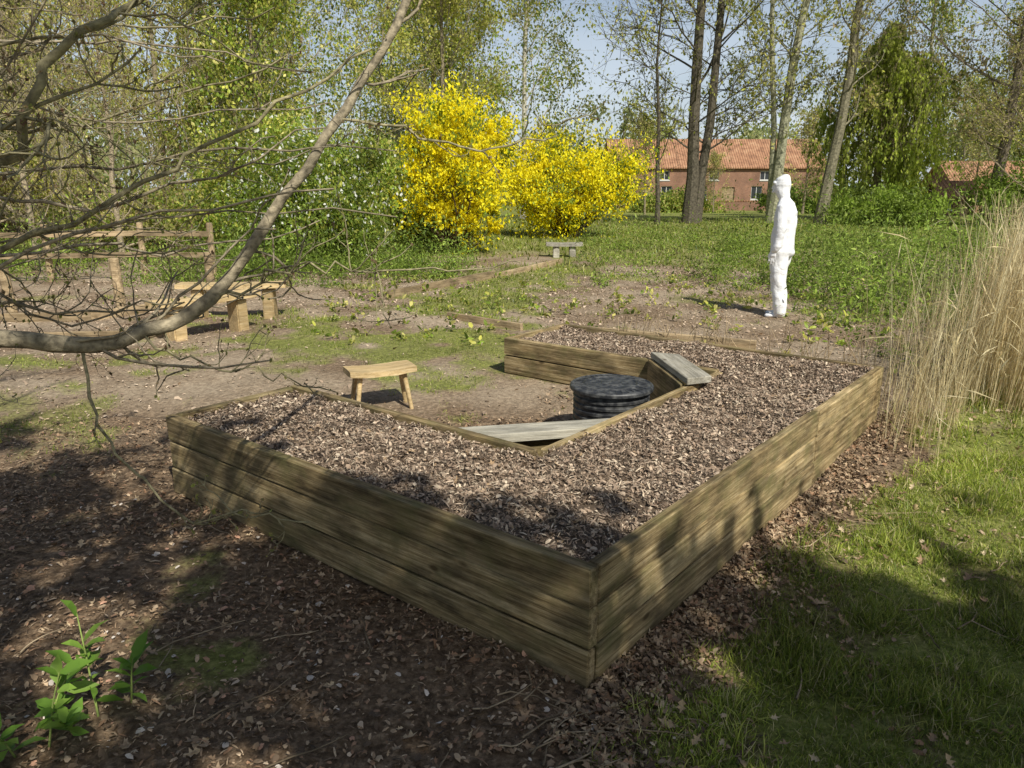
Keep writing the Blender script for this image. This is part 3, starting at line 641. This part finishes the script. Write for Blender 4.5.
# ------------------------------------------------------------ leafy plant bottom-left
PL=MB(); r=np.random.default_rng(113)
lv=[(0,0,0),(.3,-.16,.03),(.65,-.15,.02),(1,0,-.1),(.65,.15,.02),(.3,.16,.03),(.33,0,-.02),(.66,0,-.03)]
lf3=[(0,1,6),(2,3,7),(7,3,4),(0,6,5)]; lf4=[(1,2,7,6),(6,7,4,5)]
for (x,y,Hs) in [(-1.50,2.1,.2),(-1.36,2.14,.34),(-1.29,2.22,.18),(-1.44,2.0,.26),(-1.52,1.96,.14),(-1.4,2.06,.12)]:
    g=float(gh(x,y)); lx,ly=r.normal(0,.03,2)
    PL.tube([(x,y,g),(x+lx,y+ly,g+Hs*.6),(x+lx*2,y+ly*2,g+Hs)],[.004,.003,.002],5,(.24,.3,.08),0)
    nn=int(8+Hs*25); 
    q=np.sort(r.uniform(.15,1,nn)); pos=np.stack([x+lx*2*q,y+ly*2*q,g+Hs*q],-1); az=np.arange(nn)*2.4+r.normal(0,.5,nn); el=-(.05+.8*q**2+r.normal(0,.25,nn))
    L_=(.05+.06*r.random(nn)); R=rmat(az,el,r.normal(0,.5,nn)); c=pal(nn,[(.2,.36,.05),(.28,.44,.07),(.14,.27,.035)],.25)
    for ff in (lf3,lf4): PL.scatter(lv,ff,pos,R,np.stack([L_,L_*1.15,L_*1.6],-1),c,1)
PL.obj('young_foxglove_plant',MT,True)

ST=MB()
for q in range(75):
    if q<24: x,y=rng.normal(.2,.14),rng.normal(2.05,.13)
    elif q<42: x,y=rng.uniform(1,2.4),rng.uniform(2.4,3.8)
    else: x,y=rng.uniform(-2.4,1.2),rng.uniform(1.5,3.6)
    u_,v_=uv(x,y)
    if u_>-.1 and v_>-.1: continue
    a=rng.normal(.6,.7); L_=rng.uniform(.08,.34); P=[]
    for s in range(6):
        px=x+math.cos(a)*L_*(s/5-.5); py=y+math.sin(a)*L_*(s/5-.5); P.append((px,py,float(gh(px,py))+.014+.01*rng.random())); a+=rng.normal(0,.14)
    ST.tube(P,np.linspace(.004,.0018,6)*rng.uniform(.5,1.1),5,pal(1,[(.36,.28,.18),(.24,.18,.11)])[0])
ST.obj('fallen_twigs',[M_BARK],True)

# ------------------------------------------------------------ black bin
M,nt,N,L,out=newmat('black_plastic'); M_PL=M
p=N.new('ShaderNodeBsdfPrincipled'); p.inputs['Roughness'].default_value=.5
tc=N.new('ShaderNodeTexCoord')
no=N.new('ShaderNodeTexNoise'); no.inputs['Scale'].default_value=22; no.inputs['Detail'].default_value=10; L.new(tc.outputs['Object'],no.inputs['Vector'])
rr_=ramp(N,[(.42,(.02,.021,.023)),(.66,(.1,.1,.095))]); L.new(no.outputs[0],rr_.inputs[0]); L.new(rr_.outputs[0],p.inputs['Base Color']); L.new(p.outputs[0],out.inputs[0])
BN=MB()
def lathe(mb,prof,k,col,m=0):
    prof=np.array(prof,float); a=np.linspace(0,2*math.pi,k,endpoint=False)
    v=np.stack([prof[:,0,None]*np.cos(a),prof[:,0,None]*np.sin(a),np.repeat(prof[:,1,None],k,1)],-1).reshape(-1,3)
    n=len(prof); i=np.arange(n-1)[:,None]*k; j=np.arange(k)[None]; j2=(j+1)%k
    mb.add(v,np.stack([i+j,i+j2,i+k+j2,i+k+j],-1).reshape(-1,4),col,m)
prof=[(.225,0),(.232,.01)]
for q in range(7):
    z0=.03+q*.04; prof+=[(.236,z0),(.245,z0+.006),(.245,z0+.02),(.236,z0+.026)]
prof+=[(.236,.318),(.262,.322),(.268,.328),(.268,.345),(.264,.352),(.254,.356),(.246,.352),(.236,.353),(.18,.357),(.172,.362),(.164,.362),(.156,.357),(.07,.359),(.064,.364),(.001,.365)]
lathe(BN,prof,80,(0,0,0))
for q in range(36):
    a=q*math.pi/18; R=Matrix.Rotation(a,3,'Z'); vs_=[R@Vector(c) for c in [(.184,-.003,.352),(.232,-.003,.350),(.232,.003,.350),(.184,.003,.352),(.184,-.003,.359),(.232,-.003,.357),(.232,.003,.357),(.184,.003,.359)]]
    BN.add([tuple(c) for c in vs_],[(0,1,5,4),(1,2,6,5),(2,3,7,6),(3,0,4,7),(4,5,6,7)],(0,0,0))
bo=BN.obj('black_plastic_bin',[M_PL],False,loc=(.64,4.72,.11))

# ------------------------------------------------------------ stool & benches
def leg_obj(name,p0,p1,r0,r1,mat,parent):
    mb=MB(); mb.tube([p0,tuple((Vector(p0)+Vector(p1))/2),p1],[r0,(r0+r1)/2,r1],8,(0,0,0)); o=mb.obj(name,[mat],True); o.parent=parent; return o
def slab(name,L_,W_,th,mat,par,z,seed):
    r=np.random.default_rng(seed); n=14; xs_=np.linspace(-L_/2,L_/2,n); w1=W_/2*(1+r.normal(0,.05,n)); w2=W_/2*(1+r.normal(0,.05,n)); w1[[0,-1]]*=.9; w2[[0,-1]]*=.9
    sag=-.012*np.sin(np.linspace(0,math.pi,n)); bm=bmesh.new(); rows=[]
    for a in range(n):
        rows.append([bm.verts.new((xs_[a],y_,z_+sag[a])) for y_,z_ in [(-w1[a],-th*.35),(-w1[a]*.97,th/2),(0,th/2+.003),(w2[a]*.97,th/2),(w2[a],-th*.35),(0,-th/2)]])
    for a in range(n-1):
        for b in range(6): bm.faces.new((rows[a][b],rows[a+1][b],rows[a+1][(b+1)%6],rows[a][(b+1)%6]))
    bm.faces.new(rows[0]); bm.faces.new(rows[-1][::-1]); bmesh.ops.recalc_face_normals(bm,faces=bm.faces[:])
    me=bpy.data.meshes.new(name); bm.to_mesh(me); bm.free(); me.materials.append(mat); o=bpy.data.objects.new(name,me); COL.objects.link(o); o.location=(0,0,z); o.parent=par; return o
def stool(name,x,y,rz,Ls,Ws,Hs,th,legs,lr=.02,splay=.06,mat=M_STOOL):
    g=float(gh(x,y)); e=empty(name,(x,y,g)); e.rotation_euler=(0,0,rz)
    slab('seat',Ls,Ws,th,mat,e,Hs-th/2,5)
    for q,(a,b) in enumerate(legs): leg_obj('leg_%d'%(q+1),(a+math.copysign(splay,a),b+math.copysign(splay*.6,b),-.02),(a,b,Hs-th+.01),lr*.8,lr,mat,e)
    return e
stool('wooden_stool',-.97,5.42,.45,.49,.26,.335,.045,[(-.16,-.06),(.16,-.06),(-.16,.06),(.17,.06)],.019,.05)
def bench(name,x,y,rz,Ls,Ws,Hs,th,mat=M_STOOL,sd=1):
    g=float(gh(x,y)); e=empty(name,(x,y,g)); e.rotation_euler=(0,0,rz)
    slab('seat',Ls,Ws,th,mat,e,Hs-th/2,sd)
    for s in (-1,1):
        box_obj('leg_block_%d'%(s+2),(.13,Ws*.7,Hs-th+.02),mat,e,.012,Matrix.Translation((s*(Ls/2-.22),0,(Hs-th)/2-.02)),2,.008)
bench('rustic_bench',-3.2,7.9,.9,1.15,.3,.42,.06,sd=2)
bench('rustic_bench',-3.3,9.0,.1,1.25,.3,.42,.06,sd=3)
bench('low_bench',1.15,17,.0,.8,.35,.32,.08,M_SEAT,4)
for x,y,hh in [(-4.76,9.2,.68),(-4.2,10.6,.62),(-6.1,9.2,.55)]:
    e=empty('wooden_post',(x,y,float(gh(x,y)))); mb=MB(); rad=.06
    lathe(mb,[(rad,-.1),(rad,hh*.5),(rad*.98,hh-.01),(rad*.9,hh),(.001,hh+.004)],10,(0,0,0)); o=mb.obj('shaft',[M_SOIL_EDGE]); o.parent=e; o.rotation_euler=(random.uniform(-.05,.05),random.uniform(-.05,.05),0)
# post-and-rail fence by the pond
fe=empty('wooden_fence',(0,0,0)); px=[-12.2,-10.6,-9.1,-7.6,-6.1,-4.9]
for q,x in enumerate(px):
    y=12.6+.1*math.sin(q*2); g=float(gh(x,y)); mb=MB(); lathe(mb,[(.055,g-.1),(.052,g+.9),(.045,g+.93),(.001,g+.93)],10,(0,0,0)); o=mb.obj('post_%d'%(q+1),[M_SOIL_EDGE]); o.location=(x,y,0); o.parent=fe
for q in range(len(px)-1):
    for z_,nm in ((.42,'lower'),(.76,'upper')):
        a=Vector((px[q],12.52+.1*math.sin(q*2),float(gh(px[q],12.6))+z_)); b=Vector((px[q+1],12.52+.1*math.sin((q+1)*2),float(gh(px[q+1],12.6))+z_)); d=(b-a); Ln=d.length; c=(a+b)/2
        M_=Matrix.Translation(c)@d.to_track_quat('X','Z').to_matrix().to_4x4(); box_obj('%s_rail_%d'%(nm,q+1),(Ln-.004,.035,.085),M_SOIL_EDGE,fe,.004,M_)

# ------------------------------------------------------------ pond
m,nt,N,L,out=newmat('pond_water'); p=N.new('ShaderNodeBsdfPrincipled'); p.inputs['Base Color'].default_value=(.05,.055,.03,1); p.inputs['Roughness'].default_value=.08
no=N.new('ShaderNodeTexNoise'); no.inputs['Scale'].default_value=60; b=N.new('ShaderNodeBump'); b.inputs['Strength'].default_value=.05; L.new(no.outputs[0],b.inputs['Height']); L.new(b.outputs[0],p.inputs['Normal']); L.new(p.outputs[0],out.inputs[0])
mb=MB(); a=np.linspace(0,6.283,49)[:-1]; v=[(-13,19,-.02)]+[(-13+6.3*math.cos(t),19+4.5*math.sin(t),-.02) for t in a]
mb.add(v,[(0,i+1,(i+1)%48+1) for i in range(48)],(0,0,0)); mb.obj('pond_water',[m])

# ------------------------------------------------------------ buildings
def mat_brick():
    m,nt,N,L,out=newmat('red_brick'); tc=N.new('ShaderNodeTexCoord'); s=N.new('ShaderNodeSeparateXYZ'); L.new(tc.outputs['Object'],s.inputs[0])
    ad=N.new('ShaderNodeMath'); L.new(s.outputs[0],ad.inputs[0]); L.new(s.outputs[1],ad.inputs[1]); c=N.new('ShaderNodeCombineXYZ'); L.new(ad.outputs[0],c.inputs[0]); L.new(s.outputs[2],c.inputs[1])
    b=N.new('ShaderNodeTexBrick'); b.inputs['Scale'].default_value=4.4; b.inputs['Color1'].default_value=(.31,.14,.08,1); b.inputs['Color2'].default_value=(.22,.1,.06,1); b.inputs['Mortar'].default_value=(.32,.26,.19,1); b.inputs['Mortar Size'].default_value=.02
    L.new(c.outputs[0],b.inputs['Vector'])
    no=N.new('ShaderNodeTexNoise'); no.inputs['Scale'].default_value=.8; no.inputs['Detail'].default_value=6; L.new(tc.outputs['Object'],no.inputs['Vector'])
    mr=N.new('ShaderNodeMapRange'); mr.inputs[1].default_value=.3; mr.inputs[2].default_value=.7; mr.inputs[3].default_value=.6; mr.inputs[4].default_value=1.2; L.new(no.outputs[0],mr.inputs[0])
    vm=N.new('ShaderNodeVectorMath'); vm.operation='SCALE'; L.new(b.outputs[0],vm.inputs[0]); L.new(mr.outputs[0],vm.inputs['Scale'])
    p=N.new('ShaderNodeBsdfPrincipled'); p.inputs['Roughness'].default_value=.9; L.new(vm.outputs[0],p.inputs['Base Color']); L.new(p.outputs[0],out.inputs[0]); return m
def mat_tile():
    m,nt,N,L,out=newmat('clay_pantiles'); tc=N.new('ShaderNodeTexCoord')
    no=N.new('ShaderNodeTexNoise'); no.inputs['Scale'].default_value=1.3; no.inputs['Detail'].default_value=10; no.inputs['Roughness'].default_value=.8; L.new(tc.outputs['Object'],no.inputs['Vector'])
    r_=ramp(N,[(.35,(.18,.09,.05)),(.5,(.38,.19,.1)),(.65,(.5,.3,.17))]); L.new(no.outputs[0],r_.inputs[0])
    w=N.new('ShaderNodeTexWave'); w.inputs['Scale'].default_value=1.3; w.bands_direction='X'; L.new(tc.outputs['Object'],w.inputs['Vector'])
    b=N.new('ShaderNodeBump'); b.inputs['Strength'].default_value=1; b.inputs['Distance'].default_value=.08; L.new(w.outputs[1],b.inputs['Height'])
    p=N.new('ShaderNodeBsdfPrincipled'); p.inputs['Roughness'].default_value=.85; L.new(r_.outputs[0],p.inputs['Base Color']); L.new(b.outputs[0],p.inputs['Normal']); L.new(p.outputs[0],out.inputs[0]); return m
M_BRICK=mat_brick(); M_TILE=mat_tile(); M_WHITE=mat_col('white_paint',.5); 
m,nt,N,L,out=newmat('window_glass'); p=N.new('ShaderNodeBsdfPrincipled'); p.inputs['Base Color'].default_value=(.03,.035,.04,1); p.inputs['Roughness'].default_value=.1; L.new(p.outputs[0],out.inputs[0]); M_GLASS=m
def cbox(name,x0,x1,y0,y1,z0,z1,mat,par):
    mb=MB(); v=[(x,y,z) for x in (x0,x1) for y in (y0,y1) for z in (z0,z1)]
    mb.add(v,[(0,1,3,2),(4,6,7,5),(0,4,5,1),(2,3,7,6),(0,2,6,4),(1,5,7,3)],(.6,.6,.56)); o=mb.obj(name,[mat]); o.parent=par; return o
def house(name,x,y,z,rz,Lx,Ly,eave,ridge,wins,doors,frame=M_WHITE,chim=None):
    e=empty(name,(x,y,z)); e.rotation_euler=(0,0,rz)
    ops=sorted([(a,a+w,b,b+hh,'w') for a,b,w,hh in wins]+[(a,a+w,0,hh,'d') for a,w,hh in doors])
    mb=MB()
    def quad(x0,x1,z0,z1,yy=0): 
        if x1-x0>1e-3 and z1-z0>1e-3: mb.add([(x0,yy,z0),(x1,yy,z0),(x1,yy,z1),(x0,yy,z1)],[(0,1,2,3)],(.3,.1,.1))
    cuts=sorted(set([0,Lx]+[o[0] for o in ops]+[o[1] for o in ops]))
    for a,b in zip(cuts[:-1],cuts[1:]):
        mid=(a+b)/2; inside=sorted([(o[2],o[3]) for o in ops if o[0]<mid<o[1]]); zc=-1
        for z0,z1 in inside: quad(a,b,zc,z0); zc=z1
        quad(a,b,zc,eave)
    for o in ops:
        x0,x1,z0,z1,_=o
        mb.add([(x0,0,z0),(x0,.2,z0),(x0,.2,z1),(x0,0,z1)],[(0,1,2,3)],(.3,.1,.1)); mb.add([(x1,0,z0),(x1,.2,z0),(x1,.2,z1),(x1,0,z1)],[(0,1,2,3)],(.3,.1,.1))
        mb.add([(x0,0,z1),(x1,0,z1),(x1,.2,z1),(x0,.2,z1)],[(0,1,2,3)],(.3,.1,.1)); mb.add([(x0,0,z0),(x1,0,z0),(x1,.2,z0),(x0,.2,z0)],[(0,1,2,3)],(.3,.1,.1))
    mb.add([(0,Ly,-1),(Lx,Ly,-1),(Lx,Ly,eave),(0,Ly,eave)],[(0,1,2,3)],(.3,.1,.1))
    for xx in (0,Lx):
        mb.add([(xx,0,-1),(xx,Ly,-1),(xx,Ly,eave),(xx,0,eave)],[(0,1,2,3)],(.3,.1,.1)); mb.add([(xx,0,eave),(xx,Ly,eave),(xx,Ly/2,ridge)],[(0,1,2)],(.3,.1,.1))
    w=mb.obj('walls',[M_BRICK]); w.parent=e
    mb=MB(); o_=.3; sl=(ridge-eave)/(Ly/2)
    for s in (0,1):
        y0=-o_ if s==0 else Ly+o_; z0=eave-sl*o_+.05
        A=[(-o_,y0,z0),(Lx+o_,y0,z0),(Lx+o_,Ly/2,ridge+.05),(-o_,Ly/2,ridge+.05)]
        Bq=[(a,b,c+.12) for a,b,c in A]
        mb.add(A+Bq,[(0,1,2,3),(4,5,6,7),(0,1,5,4),(1,2,6,5),(3,0,4,7)],(.4,.2,.1))
    rf=mb.obj('roof',[M_TILE]); rf.parent=e
    q=0
    for x0,x1,z0,z1,t in ops:
        q+=1
        if t=='w':
            cbox('window_glass_%d'%q,x0+.06,x1-.06,.14,.16,z0+.06,z1-.06,M_GLASS,e)
            for n_,a in enumerate([(x0,x0+.06,z0,z1),(x1-.06,x1,z0,z1),(x0+.061,x1-.061,z0,z0+.06),(x0+.061,x1-.061,z1-.06,z1),((x0+x1)/2-.03,(x0+x1)/2+.03,z0+.061,z1-.061)]):
                cbox('window_frame_%d_%d'%(q,n_),a[0],a[1],.1,.18,a[2],a[3],frame,e)
            cbox('sill_%d'%q,x0-.05,x1+.05,-.06,-.002,z0-.1,z0-.003,frame,e)
        else: cbox('door_%d'%q,x0+.02,x1-.02,.12,.17,0,z1-.02,M_SOIL_EDGE,e)
    return e
house('brick_barn',10.2,80,-.75,0,21.5,7,4.2,6.9,[(1.5,1,1,1.2),(5,1,1.1,1.3),(8.6,1,1.1,1.3),(14.2,1,1.1,1.3),(17.6,1,1.1,1.3),(4.8,2.9,1,.9),(9.8,2.9,1,.9),(15,2.9,1,.9)],[(11.2,1.3,2.2),(2.9,1.1,2.1)])
house('tiled_barn',35.0,62,-.6,0,9,5,2.2,4.0,[(1.2,.9,1,1),(5.4,.9,1,1)],[(3.4,1.1,2)])
house('garden_shed',24.3,44,-.15,.1,2.0,1.8,1.2,1.9,[(.2,.5,.4,.5)],[(1.0,.7,1.1)])
cw=empty('low_brick_wall',(14,72,-.7)); cbox('wall_body',0,12,0,.25,-.5,.9,M_BRICK,cw); cbox('coping',-.03,12.03,-.04,.29,.9,.98,M_TILE,cw)

# ------------------------------------------------------------ hooded figure
m,nt,N,L,out=newmat('white_coverall_fabric'); p=N.new('ShaderNodeBsdfPrincipled'); p.inputs['Base Color'].default_value=(.8,.8,.8,1); p.inputs['Roughness'].default_value=.75
no=N.new('ShaderNodeTexNoise'); no.inputs['Scale'].default_value=6; no.inputs['Detail'].default_value=4; no.inputs['Distortion'].default_value=1.0; tc=N.new('ShaderNodeTexCoord'); L.new(tc.outputs['Object'],no.inputs['Vector'])
b=N.new('ShaderNodeBump'); b.inputs['Strength'].default_value=.5; b.inputs['Distance'].default_value=.04; L.new(no.outputs[0],b.inputs['Height']); L.new(b.outputs[0],p.inputs['Normal']); L.new(p.outputs[0],out.inputs[0]); M_SUIT=m
fx,fy=3.2,9.1
fig=empty('hooded_figure_in_white_coverall',(fx,fy,float(gh(fx,fy))-.01)); fig.rotation_euler=(0,math.radians(-1.5),math.radians(-32)); fig.scale=(.93,.93,.93)
FB=MB()
def sphere_t(ku,kv):
    V_=[(0,0,-1)]; F3=[]; F4=[]
    for a in range(1,kv):
        ph=-math.pi/2+math.pi*a/kv
        for b_ in range(ku): t=2*math.pi*b_/ku; V_.append((math.cos(ph)*math.cos(t),math.cos(ph)*math.sin(t),math.sin(ph)))
    V_.append((0,0,1)); last=len(V_)-1
    for b_ in range(ku):
        F3.append((0,1+(b_+1)%ku,1+b_)); F3.append((last,1+(kv-2)*ku+b_,1+(kv-2)*ku+(b_+1)%ku))
        for a in range(kv-2): F4.append((1+a*ku+b_,1+a*ku+(b_+1)%ku,1+(a+1)*ku+(b_+1)%ku,1+(a+1)*ku+b_))
    return np.array(V_),np.array(F3),np.array(F4)
SV,SF3,SF4=sphere_t(14,9)
def blob(c,rr):
    v=SV*np.array(rr)+np.array(c); n0=FB.n
    FB.v.append(v); FB.c.append(np.ones((len(v),3))*.8); FB.n+=len(v)
    FB.f3.append(SF3+n0); FB.m3.append(np.zeros(len(SF3))); FB.f4.append(SF4+n0); FB.m4.append(np.zeros(len(SF4)))
def limb(ch,stp=.022):
    for a,b in zip(ch[:-1],ch[1:]):
        A_=np.array(a);B_=np.array(b); L_=np.linalg.norm(B_[:3]-A_[:3]); n=max(2,int(L_/stp))
        for q in range(n+1):
            t=q/n; c=A_*(1-t)+B_*t; rz=max(.012,min(c[3],c[4])*.6); blob(c[:3],(c[3],c[4],rz))
limb([(.02,0,.84,.15,.175),(.02,0,1.0,.145,.17),(.035,0,1.15,.14,.175),(.04,0,1.32,.14,.185),(.03,0,1.42,.11,.165),(.01,0,1.49,.065,.07)])
limb([(.0,0,1.50,.07,.075),(-.02,0,1.58,.09,.085),(-.025,0,1.66,.105,.09),(-.02,0,1.72,.085,.075),(.0,0,1.76,.05,.045)])
for s,kx,fxx in ((1,-.03,.0),(-1,.01,.05)):
    limb([(.01,s*.09,.84,.12,.105),(kx,s*.10,.5,.10,.095),(fxx+.01,s*.11,.16,.092,.085),(fxx+.01,s*.11,.08,.085,.08)])
    limb([(fxx+.03,s*.11,.045,.05,.05),(fxx-.05,s*.115,.04,.055,.05),(fxx-.13,s*.12,.035,.045,.045)],.015)
    limb([(.03,s*.165,1.40,.075,.07),(.05,s*.22,1.15,.065,.06),(.0,s*.23,.92,.058,.052),(-.02,s*.23,.87,.045,.04)])
limb([(-.115,0,1.60,.022,.035),(-.135,0,1.58,.02,.03)],.01)
limb([(-.125,0,1.655,.014,.014),(-.148,0,1.625,.018,.017)],.008)
limb([(-.105,-.055,1.69,.018,.02),(-.12,0,1.70,.018,.02),(-.105,.055,1.69,.018,.02)],.012)
for s in (1,-1):
    limb([(-.02,s*.23,.87,.03,.022),(-.035,s*.23,.80,.04,.02)],.01)
    for q,(ox,ln) in enumerate([(-.036,.06),(-.012,.075),(.012,.07),(.034,.052)]):
        limb([(-.038+ox,s*.23,.80,.0105,.0105),(-.045+ox*1.2,s*.227,.765-ln*.3,.0105,.0105),(-.055+ox*1.25,s*.213,.765-ln,.009,.009)],.007)
    limb([(-.06,s*.225,.845,.014,.013),(-.09,s*.22,.81,.012,.011),(-.097,s*.215,.785,.010,.010)],.007)
body=FB.obj('coverall_body',[M_SUIT],True); body.parent=fig
md=body.modifiers.new('Remesh','REMESH'); md.mode='VOXEL'; md.voxel_size=.008; md.use_smooth_shade=True
sm=body.modifiers.new('Smooth','SMOOTH'); sm.iterations=4; sm.factor=.5
tx=bpy.data.textures.new('wrinkle','CLOUDS'); tx.noise_scale=.14; tx.noise_depth=1
d=body.modifiers.new('Wrinkle','DISPLACE'); d.texture=tx; d.strength=.03; d.mid_level=.5
mb=MB()
for s in (-1,1): 
    a=np.linspace(0,6.283,10)[:-1]; mb.add([(-.128,s*.036+.016*math.cos(t),1.667+.007*math.sin(t)) for t in a],[(0,q,q+1) for q in range(1,8)],(.15,.12,.1))
e_=mb.obj('eyes',[M_CHIP]); e_.parent=fig

# ------------------------------------------------------------ world, sun, camera
el=math.radians(46); sd=Vector((.47,-.88,0)).normalized()
S=Vector((sd.x*math.cos(el),sd.y*math.cos(el),math.sin(el)))
w=bpy.data.worlds.new('World'); scene.world=w; w.use_nodes=True
N=w.node_tree.nodes; L=w.node_tree.links; bg=N['Background']; sk=N.new('ShaderNodeTexSky'); sk.sky_type='NISHITA'; sk.sun_disc=False; sk.sun_elevation=el; sk.sun_rotation=math.atan2(sd.x,sd.y)
sk.dust_density=1.5
# thin cloud and haze near the horizon over the Nishita sky
tc=N.new('ShaderNodeTexCoord'); sx=N.new('ShaderNodeSeparateXYZ'); L.new(tc.outputs['Generated'],sx.inputs[0])
hz=N.new('ShaderNodeMapRange'); hz.inputs[1].default_value=0.0; hz.inputs[2].default_value=.38; hz.inputs[3].default_value=.9; hz.inputs[4].default_value=0.0; L.new(sx.outputs[2],hz.inputs[0])
mp=N.new('ShaderNodeMapping'); mp.inputs['Scale'].default_value=(2,2,7); L.new(tc.outputs['Generated'],mp.inputs[0])
cn=N.new('ShaderNodeTexNoise'); cn.inputs['Scale'].default_value=2.2; cn.inputs['Detail'].default_value=7; L.new(mp.outputs[0],cn.inputs['Vector'])
cm=N.new('ShaderNodeMapRange'); cm.inputs[1].default_value=.35; cm.inputs[2].default_value=.65; cm.inputs[3].default_value=.5; cm.inputs[4].default_value=1.0; L.new(cn.outputs[0],cm.inputs[0])
mu=N.new('ShaderNodeMath'); mu.operation='MULTIPLY'; L.new(hz.outputs[0],mu.inputs[0]); L.new(cm.outputs[0],mu.inputs[1])
mx=N.new('ShaderNodeMix'); mx.data_type='RGBA'; L.new(mu.outputs[0],mx.inputs[0]); L.new(sk.outputs[0],mx.inputs[6]); mx.inputs[7].default_value=(8.4,9.2,10.2,1)
L.new(mx.outputs[2],bg.inputs[0]); bg.inputs[1].default_value=.095
ld=bpy.data.lights.new('sun','SUN'); ld.energy=5; ld.angle=math.radians(.5); ld.color=(1,.965,.88)
lo=bpy.data.objects.new('sun',ld); COL.objects.link(lo); lo.rotation_euler=(-S).to_track_quat('-Z','Y').to_euler(); lo.location=(5,-8,12)
cd=bpy.data.cameras.new('camera'); cam=bpy.data.objects.new('camera',cd); COL.objects.link(cam)
cam.location=(0,0,1.7); cam.rotation_euler=(math.radians(90-14.7),0,0); cd.sensor_width=36; cd.lens=26.72; cd.clip_end=2000; cd.clip_start=.05
scene.camera=cam
scene.view_settings.view_transform='Standard'; scene.view_settings.look='None'; scene.view_settings.exposure=0
